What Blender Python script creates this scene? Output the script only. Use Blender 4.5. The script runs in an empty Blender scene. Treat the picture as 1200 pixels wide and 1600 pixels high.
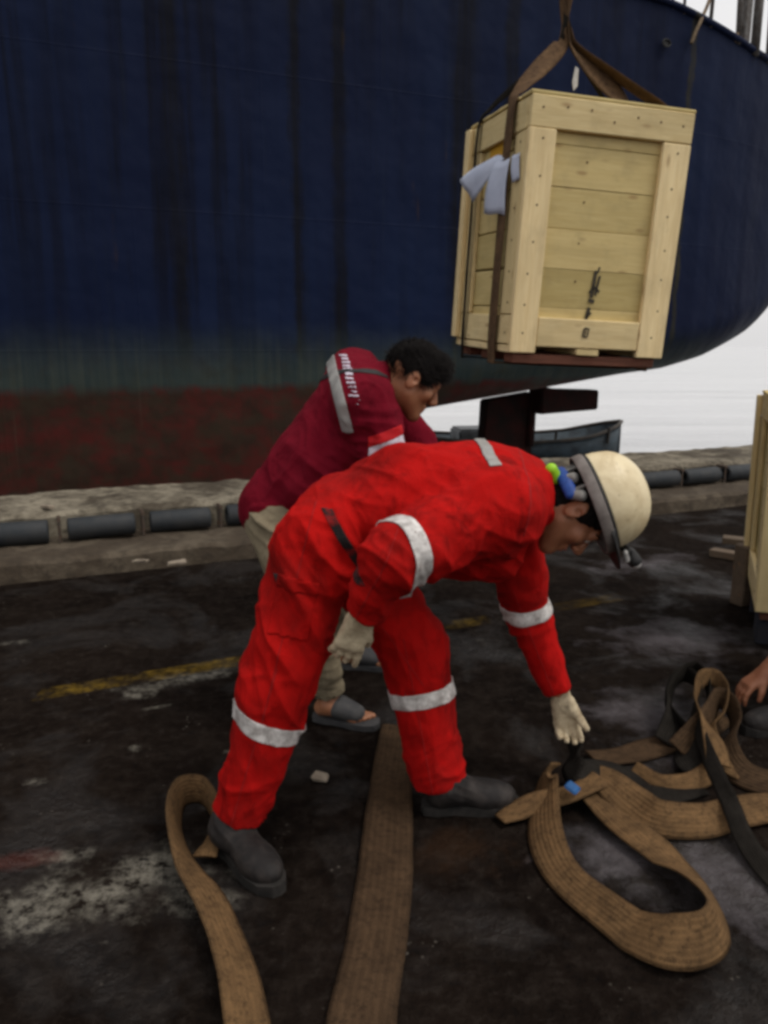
import bpy, bmesh, math, random
import numpy as np
from mathutils import Vector, Matrix

random.seed(7)
rng = np.random.default_rng(7)
scene = bpy.context.scene
COL = scene.collection

# ------------------------------------------------------------------ camera
CAM_H = 1.4
PITCH = math.radians(12.2)
cam_d = bpy.data.cameras.new("camera")
cam = bpy.data.objects.new("camera", cam_d)
COL.objects.link(cam)
cam.location = (0, 0, CAM_H)
cam.rotation_euler = (math.radians(90) - PITCH, 0, 0)
cam_d.sensor_fit = 'VERTICAL'
cam_d.sensor_height = 36.0
cam_d.lens = 27.0
cam_d.clip_start = 0.05
cam_d.clip_end = 6000
scene.camera = cam

# ------------------------------------------------------------------ sky, sun, exposure
SUN_EL, SUN_AZ = math.radians(60), math.radians(112)      # azimuth clockwise from +Y
world = bpy.data.worlds.new("World")
scene.world = world
world.use_nodes = True
wn = world.node_tree
wn.nodes.clear()
w_out = wn.nodes.new('ShaderNodeOutputWorld')
w_bg = wn.nodes.new('ShaderNodeBackground')
w_sky = wn.nodes.new('ShaderNodeTexSky')
w_sky.sky_type = 'NISHITA'
w_sky.sun_disc = False
w_sky.sun_elevation = SUN_EL
w_sky.sun_rotation = SUN_AZ
w_sky.dust_density = 4.0
w_sky.air_density = 1.0
w_hsv = wn.nodes.new('ShaderNodeHueSaturation')            # cloud cover takes the blue out
w_hsv.inputs['Saturation'].default_value = 0.10
w_bg.inputs['Strength'].default_value = 0.15
wn.links.new(w_sky.outputs[0], w_hsv.inputs['Color'])
w_cloud = wn.nodes.new('ShaderNodeMix')                      # even overcast deck in front of it
w_cloud.data_type = 'RGBA'
w_cloud.inputs[0].default_value = 0.7
w_cloud.inputs[7].default_value = (6.9, 6.8, 6.8, 1)
wn.links.new(w_hsv.outputs[0], w_cloud.inputs[6])
wn.links.new(w_cloud.outputs[2], w_bg.inputs['Color'])
wn.links.new(w_bg.outputs[0], w_out.inputs['Surface'])

sun_d = bpy.data.lights.new("sun", 'SUN')
sun_d.energy = 1.4
sun_d.angle = math.radians(18)
sun_d.color = (1.0, 0.95, 0.88)
sun = bpy.data.objects.new("sun", sun_d)
COL.objects.link(sun)
sun_dir = Vector((math.sin(SUN_AZ) * math.cos(SUN_EL), math.cos(SUN_AZ) * math.cos(SUN_EL), math.sin(SUN_EL)))
sun.rotation_euler = sun_dir.to_track_quat('Z', 'Y').to_euler()
sun.location = (0, 0, 20)

scene.view_settings.view_transform = 'Standard'
scene.view_settings.look = 'None'
scene.view_settings.gamma = 1.0
scene.view_settings.exposure = -0.05
scene.cycles.max_bounces = 4
scene.cycles.caustics_reflective = False
scene.cycles.caustics_refractive = False
scene.cycles.filter_width = 3.3

# ------------------------------------------------------------------ placing helpers
CP, SP = math.cos(PITCH), math.sin(PITCH)

def ray(u, v):
    a, b = (u - 600) / 1200.0, (800 - v) / 1200.0
    return Vector((a, CP + b * SP, -SP + b * CP))

def P(u, v, y):
    r = ray(u, v)
    t = y / r.y
    return Vector((r.x * t, y, CAM_H + r.z * t))

def G(u, v, z=0.0):
    r = ray(u, v)
    t = (z - CAM_H) / r.z
    return Vector((r.x * t, r.y * t, z))

def tag(o, label=None, cat=None, group=None, kind=None):
    if label: o['label'] = label
    if cat: o['category'] = cat
    if group: o['group'] = group
    if kind: o['kind'] = kind
    return o

def empty(name, loc=(0, 0, 0), rot=(0, 0, 0)):
    o = bpy.data.objects.new(name, None)
    o.empty_display_size = 0.1
    COL.objects.link(o)
    o.location = loc
    o.rotation_euler = rot
    return o

def link(name, me, mat=None, parent=None, smooth=False):
    o = bpy.data.objects.new(name, me)
    COL.objects.link(o)
    if mat: me.materials.append(mat)
    if parent: o.parent = parent
    if smooth:
        me.polygons.foreach_set('use_smooth', np.ones(len(me.polygons), dtype=bool))
    return o

def wlink(name, me, mat, parent, smooth=True):
    """mesh given in world coordinates, parent an unrotated empty"""
    o = link(name, me, mat, parent, smooth)
    if parent: o.matrix_parent_inverse = Matrix.Translation(-Vector(parent.location))
    return o

def bm_obj(name, bm, mat=None, parent=None, smooth=False):
    me = bpy.data.meshes.new(name)
    bm.normal_update()
    bm.to_mesh(me)
    bm.free()
    return link(name, me, mat, parent, smooth)

def mesh_np(name, V, F):
    me = bpy.data.meshes.new(name)
    me.from_pydata([tuple(map(float, v)) for v in V], [], [tuple(map(int, f)) for f in F])
    me.validate()
    me.update()
    return me

def box_bm(sx, sy, sz, bev=0.004, jit=0.0, seg=1):
    """box from 0..s on every axis with bevelled edges"""
    bm = bmesh.new()
    bmesh.ops.create_cube(bm, size=1)
    for v in bm.verts:
        v.co = Vector(((v.co.x + .5) * sx, (v.co.y + .5) * sy, (v.co.z + .5) * sz))
        if jit: v.co += Vector((random.uniform(-jit, jit), random.uniform(-jit, jit), random.uniform(-jit, jit)))
    if bev: bmesh.ops.bevel(bm, geom=bm.edges[:], offset=bev, segments=seg, affect='EDGES')
    return bm

def tube_bm(pts, rad, n=10, bm=None):
    bm = bm or bmesh.new()
    pts = [Vector(p) for p in pts]
    rings = []
    prev = None
    for i, p in enumerate(pts):
        t = (pts[min(i + 1, len(pts) - 1)] - pts[max(i - 1, 0)]).normalized()
        if prev is None:
            a = t.orthogonal().normalized()
        else:
            a = (prev - t * prev.dot(t)).normalized()
        prev = a
        b = t.cross(a)
        r = rad[i] if isinstance(rad, (list, tuple)) else rad
        rings.append([bm.verts.new(p + (a * math.cos(k * 2 * math.pi / n) + b * math.sin(k * 2 * math.pi / n)) * r) for k in range(n)])
    for i in range(len(rings) - 1):
        for k in range(n):
            bm.faces.new((rings[i][k], rings[i][(k + 1) % n], rings[i + 1][(k + 1) % n], rings[i + 1][k]))
    bm.faces.new(rings[0][::-1])
    bm.faces.new(rings[-1])
    return bm

def catmull(pts, n):
    """pts: list of numpy rows; n samples per span"""
    pts = np.array(pts, float)
    ext = np.vstack([2 * pts[0] - pts[1], pts, 2 * pts[-1] - pts[-2]])
    out = []
    for i in range(1, len(ext) - 2):
        p0, p1, p2, p3 = ext[i - 1], ext[i], ext[i + 1], ext[i + 2]
        for k in range(n):
            t = k / n
            out.append(.5 * ((2 * p1) + (-p0 + p2) * t + (2 * p0 - 5 * p1 + 4 * p2 - p3) * t * t + (-p0 + 3 * p1 - 3 * p2 + p3) * t ** 3))
    out.append(pts[-1])
    return np.array(out)

# ------------------------------------------------------------------ material helpers
class MT:
    def __init__(s, name):
        s.m = bpy.data.materials.new(name)
        s.m.use_nodes = True
        s.nt = s.m.node_tree
        s.b = s.nt.nodes['Principled BSDF']
    def n(s, t, **kw):
        nd = s.nt.nodes.new(t)
        for k, v in kw.items():
            if k in nd.inputs: s.put(nd.inputs[k], v)
            else: setattr(nd, k, v)
        return nd
    def put(s, sock, v):
        if isinstance(v, bpy.types.NodeSocket): s.nt.links.new(v, sock)
        else:
            if isinstance(v, (tuple, list)) and len(v) == 3 and sock.type == 'RGBA': v = (*v, 1)
            sock.default_value = v
    def coords(s, kind='Object'):
        return s.n('ShaderNodeTexCoord').outputs[kind]
    def pos(s):
        return s.n('ShaderNodeNewGeometry').outputs['Position']
    def map(s, vec, scale=(1, 1, 1), loc=(0, 0, 0), rot=(0, 0, 0), vt='POINT'):
        nd = s.n('ShaderNodeMapping')
        nd.vector_type = vt
        s.put(nd.inputs['Vector'], vec)
        nd.inputs['Scale'].default_value = scale
        nd.inputs['Location'].default_value = loc
        nd.inputs['Rotation'].default_value = rot
        return nd.outputs[0]
    def noise(s, vec, scale, detail=6, rough=.6, dist=0.0):
        nd = s.n('ShaderNodeTexNoise')
        s.put(nd.inputs['Vector'], vec)
        nd.inputs['Scale'].default_value = scale
        nd.inputs['Detail'].default_value = min(detail, 5)
        nd.inputs['Roughness'].default_value = rough
        nd.inputs['Distortion'].default_value = dist
        return nd.outputs['Fac']
    def rng(s, v, a, b, c=0.0, d=1.0, smooth=False):
        nd = s.n('ShaderNodeMapRange')
        if smooth: nd.interpolation_type = 'SMOOTHSTEP'
        s.put(nd.inputs['Value'], v)
        for k, x in zip(('From Min', 'From Max', 'To Min', 'To Max'), (a, b, c, d)): s.put(nd.inputs[k], x)
        return nd.outputs[0]
    def mix(s, f, a, b, mode='MIX'):
        nd = s.n('ShaderNodeMix')
        nd.data_type = 'RGBA'
        nd.blend_type = mode
        s.put(nd.inputs[0], f); s.put(nd.inputs[6], a); s.put(nd.inputs[7], b)
        return nd.outputs[2]
    def math(s, op, a, b=0.0, clamp=False):
        nd = s.n('ShaderNodeMath')
        nd.operation = op
        nd.use_clamp = clamp
        s.put(nd.inputs[0], a); s.put(nd.inputs[1], b)
        return nd.outputs[0]
    def bump(s, h, strength=.3, dist=.01, normal=None):
        nd = s.n('ShaderNodeBump')
        nd.inputs['Strength'].default_value = strength
        nd.inputs['Distance'].default_value = dist
        s.put(nd.inputs['Height'], h)
        if normal is not None: s.put(nd.inputs['Normal'], normal)
        return nd.outputs[0]
    def set(s, **kw):
        names = dict(color='Base Color', rough='Roughness', spec='Specular IOR Level', metal='Metallic', normal='Normal', alpha='Alpha',
                     sheen='Sheen Weight', sss='Subsurface Weight', coat='Coat Weight', ior='IOR', trans='Transmission Weight')
        for k, v in kw.items(): s.put(s.b.inputs[names[k]], v)
        return s.m

def mottled(name, c1, c2, scale=8, rough=.7, bump=.2, bscale=None, bdist=.004, stretch=(1, 1, 1), spec=.3, metal=0.0, lo=.35, hi=.65, coord='Object'):
    t = MT(name)
    co = t.map(t.coords(coord), stretch)
    f = t.rng(t.noise(co, scale), lo, hi)
    col = t.mix(f, c1, c2)
    nb = t.noise(co, bscale or scale * 4, 4)
    return t.set(color=col, rough=rough, spec=spec, metal=metal, normal=t.bump(nb, bump, bdist))

# wood of the crates: pale pine boards, grain along local X, a tint for each board
def wood_mat(name, pale, deep, dirt=.25):
    t = MT(name)
    oi = t.n('ShaderNodeObjectInfo').outputs['Random']
    off = t.n('ShaderNodeCombineXYZ', X=t.math('MULTIPLY', oi, 37.0), Y=t.math('MULTIPLY', oi, 11.0), Z=t.math('MULTIPLY', oi, 5.0)).outputs[0]
    base = t.n('ShaderNodeVectorMath', operation='ADD')
    t.put(base.inputs[0], t.coords('Object')); t.put(base.inputs[1], off)
    v = base.outputs[0]
    grain = t.noise(t.map(v, (1.2, 16, 16)), 6.0, 8, .65, .6)
    wide = t.noise(t.map(v, (.8, 5, 5)), 3.0, 3, .5, .3)
    col = t.mix(t.rng(grain, .35, .7), pale, deep)
    col = t.mix(t.rng(wide, .4, .75, 0, .45), col, tuple(c * .72 for c in deep))
    tint = t.rng(oi, 0, 1, .84, 1.1)
    tc = t.n('ShaderNodeCombineXYZ', X=tint, Y=tint, Z=t.rng(oi, 0, 1, .78, 1.12)).outputs[0]
    col = t.mix(1.0, col, tc, 'MULTIPLY')
    vor = t.n('ShaderNodeTexVoronoi')
    t.put(vor.inputs['Vector'], t.map(v, (2.2, 6, 6))); vor.inputs['Scale'].default_value = 2.2
    knot = t.rng(vor.outputs['Distance'], .06, .16, 1, 0)
    col = t.mix(t.math('MULTIPLY', knot, .5), col, (.24, .11, .04))
    g = t.rng(t.noise(v, 9, 6), .5, .78, 0, dirt)
    col = t.mix(g, col, (.10, .075, .05))
    return t.set(color=col, rough=.75, spec=.25, normal=t.bump(grain, .35, .003))

M = {}
M['wood'] = wood_mat('pine_board', (.82, .66, .37), (.70, .53, .27), .18)
M['panel_wood'] = wood_mat('plywood_board', (.62, .49, .225), (.54, .41, .17), .24)
M['red_wood'] = wood_mat('skid_wood', (.17, .065, .04), (.09, .035, .022), .4)
M['old_wood'] = wood_mat('weathered_board', (.15, .105, .07), (.07, .05, .035), .6)

M['nail'] = mottled('rusty_nail', (.12, .055, .025), (.06, .03, .015), 40, .8, .1)
# webbing slings, UV: u across, v along in metres
def web_mat(name, c1, c2, dark):
    t = MT(name)
    uv = t.coords('UV')
    sep = t.n('ShaderNodeSeparateXYZ', Vector=uv)
    lines = t.math('SINE', t.math('ADD', t.math('MULTIPLY', sep.outputs[0], 50.0), t.math('MULTIPLY', t.noise(t.map(uv, (1, 9, 1)), 2.0, 3), 2.0)))
    weft = t.math('SINE', t.math('MULTIPLY', sep.outputs[1], 1400.0))
    a = t.noise(t.map(uv, (1.2, 9, 1)), 1.0, 5, .65)
    b = t.noise(t.map(uv, (5.2, 40, 1)), 1.0, 5, .7)
    fib = t.noise(t.map(uv, (39, 300, 1)), 1.0, 3, .6)
    edge = t.math('ABSOLUTE', t.math('SUBTRACT', sep.outputs[0], .5))
    col = t.mix(t.rng(a, .38, .62), c1, c2)
    col = t.mix(t.rng(b, .48, .68, 0, .8), col, dark)
    col = t.mix(t.rng(edge, .40, .50, 0, .45), col, dark)
    col = t.mix(t.rng(lines, .6, 1, 0, .22), col, dark)
    col = t.mix(t.rng(fib, .48, .75, 0, .5), col, tuple(min(1, x * 1.6) for x in c1))
    h = t.math('ADD', t.math('MULTIPLY', lines, .4), t.math('ADD', t.math('MULTIPLY', weft, .3), t.math('ADD', fib, t.math('MULTIPLY', b, 1.5))))
    return t.set(color=col, rough=.95, spec=.06, normal=t.bump(h, .6, .004))

M['web'] = web_mat('tan_webbing', (.170, .098, .045), (.092, .054, .026), (.024, .016, .010))
M['web_brown'] = web_mat('brown_webbing', (.078, .047, .026), (.046, .028, .016), (.015, .010, .007))
M['web_dark'] = web_mat('black_webbing', (.022, .019, .016), (.014, .012, .010), (.008, .007, .006))
M['web_crate'] = web_mat('crate_webbing', (.165, .10, .055), (.10, .062, .038), (.03, .02, .014))

# cloth
def cloth_mat(name, col, dirt_col, dirt=.5, weave=900, dscale=4.0):
    t = MT(name)
    co = t.coords('Object')
    d = t.noise(co, dscale, 8, .65, .4)
    d2 = t.noise(t.map(co, (1, 1, .6)), dscale * 5, 6, .7)
    c = t.mix(t.rng(d, .47, .70, 0, dirt), col, dirt_col)
    c = t.mix(t.rng(d2, .50, .75, 0, dirt * .6), c, dirt_col)
    c = t.mix(t.rng(t.noise(co, 2.2, 3), .35, .7, 0, .3), c, tuple(x * .65 for x in col))
    c = t.mix(t.rng(t.noise(t.map(co, (1, 1, .4)), 7, 5, .7, 1.0), .54, .72, 0, dirt), c, tuple(min(.03, x * .15) for x in col))
    fine = t.noise(co, weave, 2)
    fold = t.math('SUBTRACT', 0, t.math('ABSOLUTE', t.math('SUBTRACT', t.noise(t.map(co, (1, 1, .55), rot=(.2, .5, .1)), 15, 4, .5, .9), .5)))
    nb = t.bump(fine, .15, .001)
    nb = t.bump(fold, .55, .018, nb)
    return t.set(color=c, rough=.92, spec=.08, normal=nb)

M['red'] = cloth_mat('red_coverall_cloth', (.42, .0060, .0050), (.085, .006, .005), .7)
M['maroon'] = cloth_mat('maroon_shirt_cloth', (.155, .0045, .014), (.06, .003, .008), .4)
M['khaki'] = cloth_mat('khaki_trouser_cloth', (.23, .19, .125), (.10, .08, .055), .5)
M['drab'] = cloth_mat('drab_shirt_cloth', (.055, .06, .07), (.03, .03, .03), .5)
M['dark_cloth'] = cloth_mat('dark_trouser_cloth', (.03, .032, .04), (.02, .018, .016), .5)
M['glove'] = cloth_mat('knit_glove_cloth', (.52, .43, .29), (.20, .14, .08), .75, 500, 22)

def band_mat():
    t = MT('worn_reflective_tape')
    co = t.coords('Object')
    d = t.noise(co, 30, 7, .7)
    col = t.mix(t.rng(d, .42, .66), (.66, .63, .60), (.30, .27, .25))
    cr = t.noise(t.map(co, (9, 9, 1.5), rot=(.4, .5, .3)), 14, 4, .6)
    col = t.mix(t.rng(cr, .60, .72, 0, .85), col, (.12, .05, .045))
    return t.set(color=col, rough=.5, spec=.5, normal=t.bump(d, .3, .002))
M['band'] = band_mat()
M['shirt_band'] = mottled('grey_shirt_tape', (.34, .33, .31), (.24, .23, .22), 18, .45, .2)
M['print'] = mottled('lilac_white_print', (.62, .56, .64), (.50, .44, .52), 30, .8, .1)
M['flag_red'] = mottled('flag_red_cloth', (.52, .008, .012), (.40, .006, .01), 30, .8, .2)
M['flag_white'] = mottled('flag_white_cloth', (.66, .60, .66), (.52, .46, .52), 30, .8, .2)

def skin_mat(name, c):
    t = MT(name)
    co = t.coords('Object')
    a = t.noise(co, 14, 5)
    b = t.noise(co, 240, 3)
    col = t.mix(t.rng(a, .35, .68), c, (c[0] * .68, c[1] * .58, c[2] * .52))
    return t.set(color=col, rough=.5, spec=.35, sss=.06, normal=t.bump(b, .12, .001))
M['skin'] = skin_mat('brown_skin', (.34, .145, .078))
M['skin2'] = skin_mat('tan_skin', (.36, .16, .082))
M['hair'] = mottled('black_hair_strands', (.006, .005, .005), (.011, .009, .008), 60, .75, .3, spec=.08)
M['eye'] = mottled('eye_white', (.6, .56, .52), (.5, .46, .42), 60, .2, 0)
M['iris'] = mottled('dark_iris', (.015, .01, .007), (.02, .012, .008), 60, .1, 0)
M['lip'] = mottled('lip_skin', (.22, .075, .05), (.18, .06, .045), 60, .45, .1)
M['boot'] = mottled('scuffed_boot_leather', (.010, .008, .0075), (.040, .032, .028), 16, .7, .45, 60, lo=.45, hi=.72)
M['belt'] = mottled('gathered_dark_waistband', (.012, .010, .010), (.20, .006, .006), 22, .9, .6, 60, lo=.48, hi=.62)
M['seam'] = mottled('dark_red_seam', (.24, .004, .004), (.34, .006, .005), 40, .9, .2)
M['sole'] = mottled('black_rubber_sole', (.012, .011, .010), (.03, .026, .023), 25, .8, .3)
M['sandal'] = mottled('grey_rubber_sandal', (.040, .040, .043), (.065, .063, .062), 22, .7, .25)
M['helmet'] = None
def helmet_mat():
    t = MT('cream_helmet_plastic')
    co = t.coords('Object')
    d = t.noise(co, 9, 8, .65, .5)
    s = t.noise(t.map(co, (6, 1.5, 6), rot=(.3, .6, 0)), 9, 5, .7)
    col = t.mix(t.rng(d, .42, .70, 0, .85), (.68, .57, .36), (.40, .29, .15))
    col = t.mix(t.rng(s, .60, .76, 0, .5), col, (.16, .11, .07))
    return t.set(color=col, rough=t.rng(d, .3, .7, .35, .6), spec=.45, normal=t.bump(s, .12, .001))
M['helmet'] = helmet_mat()
M['helmet_band'] = mottled('grey_brown_tape', (.19, .165, .15), (.12, .10, .09), 30, .6, .2)
M['black'] = mottled('black_plastic', (.012, .012, .012), (.022, .02, .019), 30, .6, .2)
M['green'] = mottled('lime_plastic', (.32, .62, .02), (.24, .48, .02), 30, .45, .1)
M['blue'] = mottled('blue_plastic', (.015, .06, .28), (.012, .045, .20), 30, .5, .1)
M['blue_tag'] = mottled('blue_tag_cloth', (.02, .095, .26), (.015, .07, .19), 40, .7, .2)
M['grey_pad'] = mottled('grey_foam_pad', (.26, .25, .23), (.16, .15, .14), 40, .9, .3)
M['lamp_glass'] = mottled('pale_lamp_plastic', (.55, .53, .50), (.40, .38, .36), 40, .3, .1)
M['paper'] = mottled('pale_blue_envelope', (.52, .56, .68), (.44, .48, .60), 9, .6, .25, 14, .01)
M['yellow_label'] = mottled('yellow_sticker', (.62, .34, .03), (.5, .26, .02), 20, .6, .1)
M['ink'] = mottled('black_ink', (.03, .026, .02), (.06, .05, .035), 60, .8, 0)
M['steel'] = mottled('dull_steel', (.10, .095, .09), (.16, .10, .065), 20, .5, .3, metal=.7)
M['rope'] = mottled('brown_rope_fibre', (.20, .145, .09), (.10, .07, .045), 40, .95, .6, 120)
M['rubber'] = mottled('dark_grey_rubber_pipe', (.015, .019, .023), (.030, .031, .032), 9, .7, .35, 40, spec=.35)
M['deck_paint'] = mottled('deck_grey_paint', (.10, .10, .11), (.16, .13, .11), 6, .6, .2)
M['post'] = mottled('grey_brown_rail_paint', (.12, .115, .11), (.07, .055, .045), 14, .6, .3)
M['chip'] = mottled('pale_wood_chip', (.30, .25, .19), (.20, .16, .12), 30, .9, .2)
M['block'] = mottled('dark_blue_grey_block', (.020, .022, .032), (.03, .028, .03), 14, .8, .4)

# ------------------------------------------------------------------ implicit surfaces (bodies, clothes, boots, gloves)
def A3(v): return np.array(v, dtype=np.float32)

class Solid:
    """smooth union of tapered capsules and ellipsoids, meshed with surface nets"""
    def __init__(s): s.ops = []
    def cap(s, a, b, ra, rb=None, k=.03, flat=None, op='add'):
        s.ops.append(('cap', A3(a), A3(b), float(ra), float(ra if rb is None else rb), k, flat, op)); return s
    def ell(s, c, axes, rad, k=.03, op='add'):
        s.ops.append(('ell', A3(c), np.array([list(x) for x in axes], dtype=np.float32), A3(rad), None, k, None, op)); return s
    def ball(s, c, r, k=.03, op='add'): return s.cap(c, c, r, r, k, None, op)
    def half(s, p, n, lim, k=.004):
        """cut away the side the normal points to, within lim of p"""
        s.ops.append(('half', A3(p), A3(n), float(lim), None, k, None, 'sub')); return s
    def mesh(s, h, pad=.03):
        lo = np.full(3, 1e9); hi = np.full(3, -1e9)
        for o in s.ops:
            if o[7] != 'add': continue
            if o[0] == 'cap':
                r = max(o[3], o[4]) * (max(1, o[6][1]) if o[6] else 1) + pad
                for q in (o[1], o[2]): lo = np.minimum(lo, q - r); hi = np.maximum(hi, q + r)
            elif o[0] == 'ell':
                r = o[3].max() + pad; lo = np.minimum(lo, o[1] - r); hi = np.maximum(hi, o[1] + r)
        n = np.ceil((hi - lo) / h).astype(int) + 1
        f = np.full(n, 1.0, dtype=np.float32)
        ax = [(lo[i] + h * np.arange(n[i])).astype(np.float32) for i in range(3)]
        for o in s.ops:
            k = o[5]
            if o[0] == 'cap':
                r = max(o[3], o[4]) * (max(1, o[6][1]) if o[6] else 1) + k + 2.5 * h
                bl = np.minimum(o[1], o[2]) - r; bh = np.maximum(o[1], o[2]) + r
            elif o[0] == 'ell':
                r = o[3].max() + k + 2.5 * h; bl = o[1] - r; bh = o[1] + r
            else:
                bl = o[1] - o[3]; bh = o[1] + o[3]
            i0 = np.clip(np.floor((bl - lo) / h).astype(int), 0, n); i1 = np.clip(np.ceil((bh - lo) / h).astype(int) + 1, 0, n)
            if np.any(i1 <= i0): continue
            sl = tuple(slice(i0[i], i1[i]) for i in range(3))
            X = ax[0][sl[0]][:, None, None]; Y = ax[1][sl[1]][None, :, None]; Z = ax[2][sl[2]][None, None, :]
            if o[0] == 'cap':
                a, b = o[1], o[2]; d = b - a; L = float(d @ d)
                qx, qy, qz = X - a[0], Y - a[1], Z - a[2]
                if L > 1e-10:
                    t = np.clip((qx * d[0] + qy * d[1] + qz * d[2]) / L, 0, 1)
                    qx = qx - t * d[0]; qy = qy - t * d[1]; qz = qz - t * d[2]
                    rr = o[3] + (o[4] - o[3]) * t
                else: rr = o[3]
                q2 = qx * qx + qy * qy + qz * qz
                if o[6]:
                    e = A3(Vector(o[6][0]).normalized()); c = qx * e[0] + qy * e[1] + qz * e[2]
                    q2 = q2 - c * c * (1 - 1 / o[6][1] ** 2)
                g = np.sqrt(np.maximum(q2, 0)) - rr
            elif o[0] == 'ell':
                c, R, rad = o[1], o[2], o[3]
                qx, qy, qz = X - c[0], Y - c[1], Z - c[2]
                k0 = 0; k1 = 0
                for i in range(3):
                    e = (qx * R[i][0] + qy * R[i][1] + qz * R[i][2])
                    k0 = k0 + (e / rad[i]) ** 2; k1 = k1 + (e / rad[i] ** 2) ** 2
                k0 = np.sqrt(k0); k1 = np.sqrt(k1)
                g = np.where(k1 > 1e-6, k0 * (k0 - 1) / np.maximum(k1, 1e-6), -rad.min())
            else:
                g = -((X - o[1][0]) * o[2][0] + (Y - o[1][1]) * o[2][1] + (Z - o[1][2]) * o[2][2]) + 0 * f[sl]
                dd = np.sqrt((X - o[1][0]) ** 2 + (Y - o[1][1]) ** 2 + (Z - o[1][2]) ** 2)
                g = np.where(dd < o[3] * .99, g, 1.0)
            cur = f[sl]
            if o[7] == 'add':
                hh = np.clip(.5 + .5 * (cur - g) / k, 0, 1)
                f[sl] = cur + (g - cur) * hh - k * hh * (1 - hh)
            else:
                g = -g
                hh = np.clip(.5 - .5 * (cur - g) / k, 0, 1)
                f[sl] = cur + (g - cur) * hh + k * hh * (1 - hh)
        return surface_nets(f, lo, h)

def surface_nets(f, lo, h):
    ins = f < 0
    nx, ny, nz = f.shape
    cnt = np.zeros((nx - 1, ny - 1, nz - 1), dtype=np.uint8)
    for i in (0, 1):
        for j in (0, 1):
            for k in (0, 1): cnt += ins[i:nx - 1 + i, j:ny - 1 + j, k:nz - 1 + k]
    act = (cnt > 0) & (cnt < 8)
    idx = np.argwhere(act)
    vid = np.full(act.shape, -1, dtype=np.int64)
    vid[act] = np.arange(len(idx))
    co = [(i, j, k) for i in (0, 1) for j in (0, 1) for k in (0, 1)]
    val = np.stack([f[idx[:, 0] + c[0], idx[:, 1] + c[1], idx[:, 2] + c[2]] for c in co], 1).astype(np.float64)
    acc = np.zeros((len(idx), 3)); num = np.zeros(len(idx))
    for a in range(8):
        for b in range(a + 1, 8):
            if sum(abs(co[a][q] - co[b][q]) for q in range(3)) != 1: continue
            m = (val[:, a] < 0) != (val[:, b] < 0)
            t = val[m, a] / (val[m, a] - val[m, b])
            acc[m] += np.array(co[a]) + t[:, None] * (np.array(co[b]) - np.array(co[a])); num[m] += 1
    V = lo + h * (idx + acc / num[:, None])
    Fs = []
    for axn in range(3):
        b, c = [(1, 2), (2, 0), (0, 1)][axn]
        s0 = [slice(None)] * 3; s1 = [slice(None)] * 3
        s0[axn] = slice(0, -1); s1[axn] = slice(1, None)
        x = ins[tuple(s0)] != ins[tuple(s1)]
        e = np.argwhere(x)
        ok = (e[:, b] > 0) & (e[:, c] > 0) & (e[:, b] < f.shape[b] - 1) & (e[:, c] < f.shape[c] - 1)
        e = e[ok]
        def g(db, dc):
            q = e.copy(); q[:, b] -= db; q[:, c] -= dc
            return vid[q[:, 0], q[:, 1], q[:, 2]]
        quad = np.stack([g(1, 1), g(0, 1), g(0, 0), g(1, 0)], 1)
        flip = ~ins[e[:, 0], e[:, 1], e[:, 2]]
        quad[flip] = quad[flip][:, ::-1]
        Fs.append(quad)
    return V, np.concatenate(Fs)

def vnormals(V, F):
    n = np.cross(V[F[:, 2]] - V[F[:, 0]], V[F[:, 3]] - V[F[:, 1]])
    N = np.zeros_like(V)
    for i in range(4): np.add.at(N, F[:, i], n)
    return N / np.maximum(np.linalg.norm(N, axis=1, keepdims=True), 1e-12)

def relax(V, F, it=2, w=.5):
    for _ in range(it):
        S = np.zeros_like(V); C = np.zeros(len(V))
        for i in range(4):
            a, b = F[:, i], F[:, (i + 1) % 4]
            np.add.at(S, a, V[b]); np.add.at(S, b, V[a]); np.add.at(C, a, 1); np.add.at(C, b, 1)
        V = V * (1 - w) + w * S / np.maximum(C, 1)[:, None]
    return V

_perm = rng.random((64, 64, 64)).astype(np.float32)
def vnoise(Pts, s):
    q = Pts * s
    i = np.floor(q).astype(int); t = q - i
    t = t * t * (3 - 2 * t)
    r = 0
    for a in (0, 1):
        for b in (0, 1):
            for c in (0, 1):
                w = (t[:, 0] if a else 1 - t[:, 0]) * (t[:, 1] if b else 1 - t[:, 1]) * (t[:, 2] if c else 1 - t[:, 2])
                r = r + w * _perm[(i[:, 0] + a) & 63, (i[:, 1] + b) & 63, (i[:, 2] + c) & 63]
    return r - .5

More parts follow.
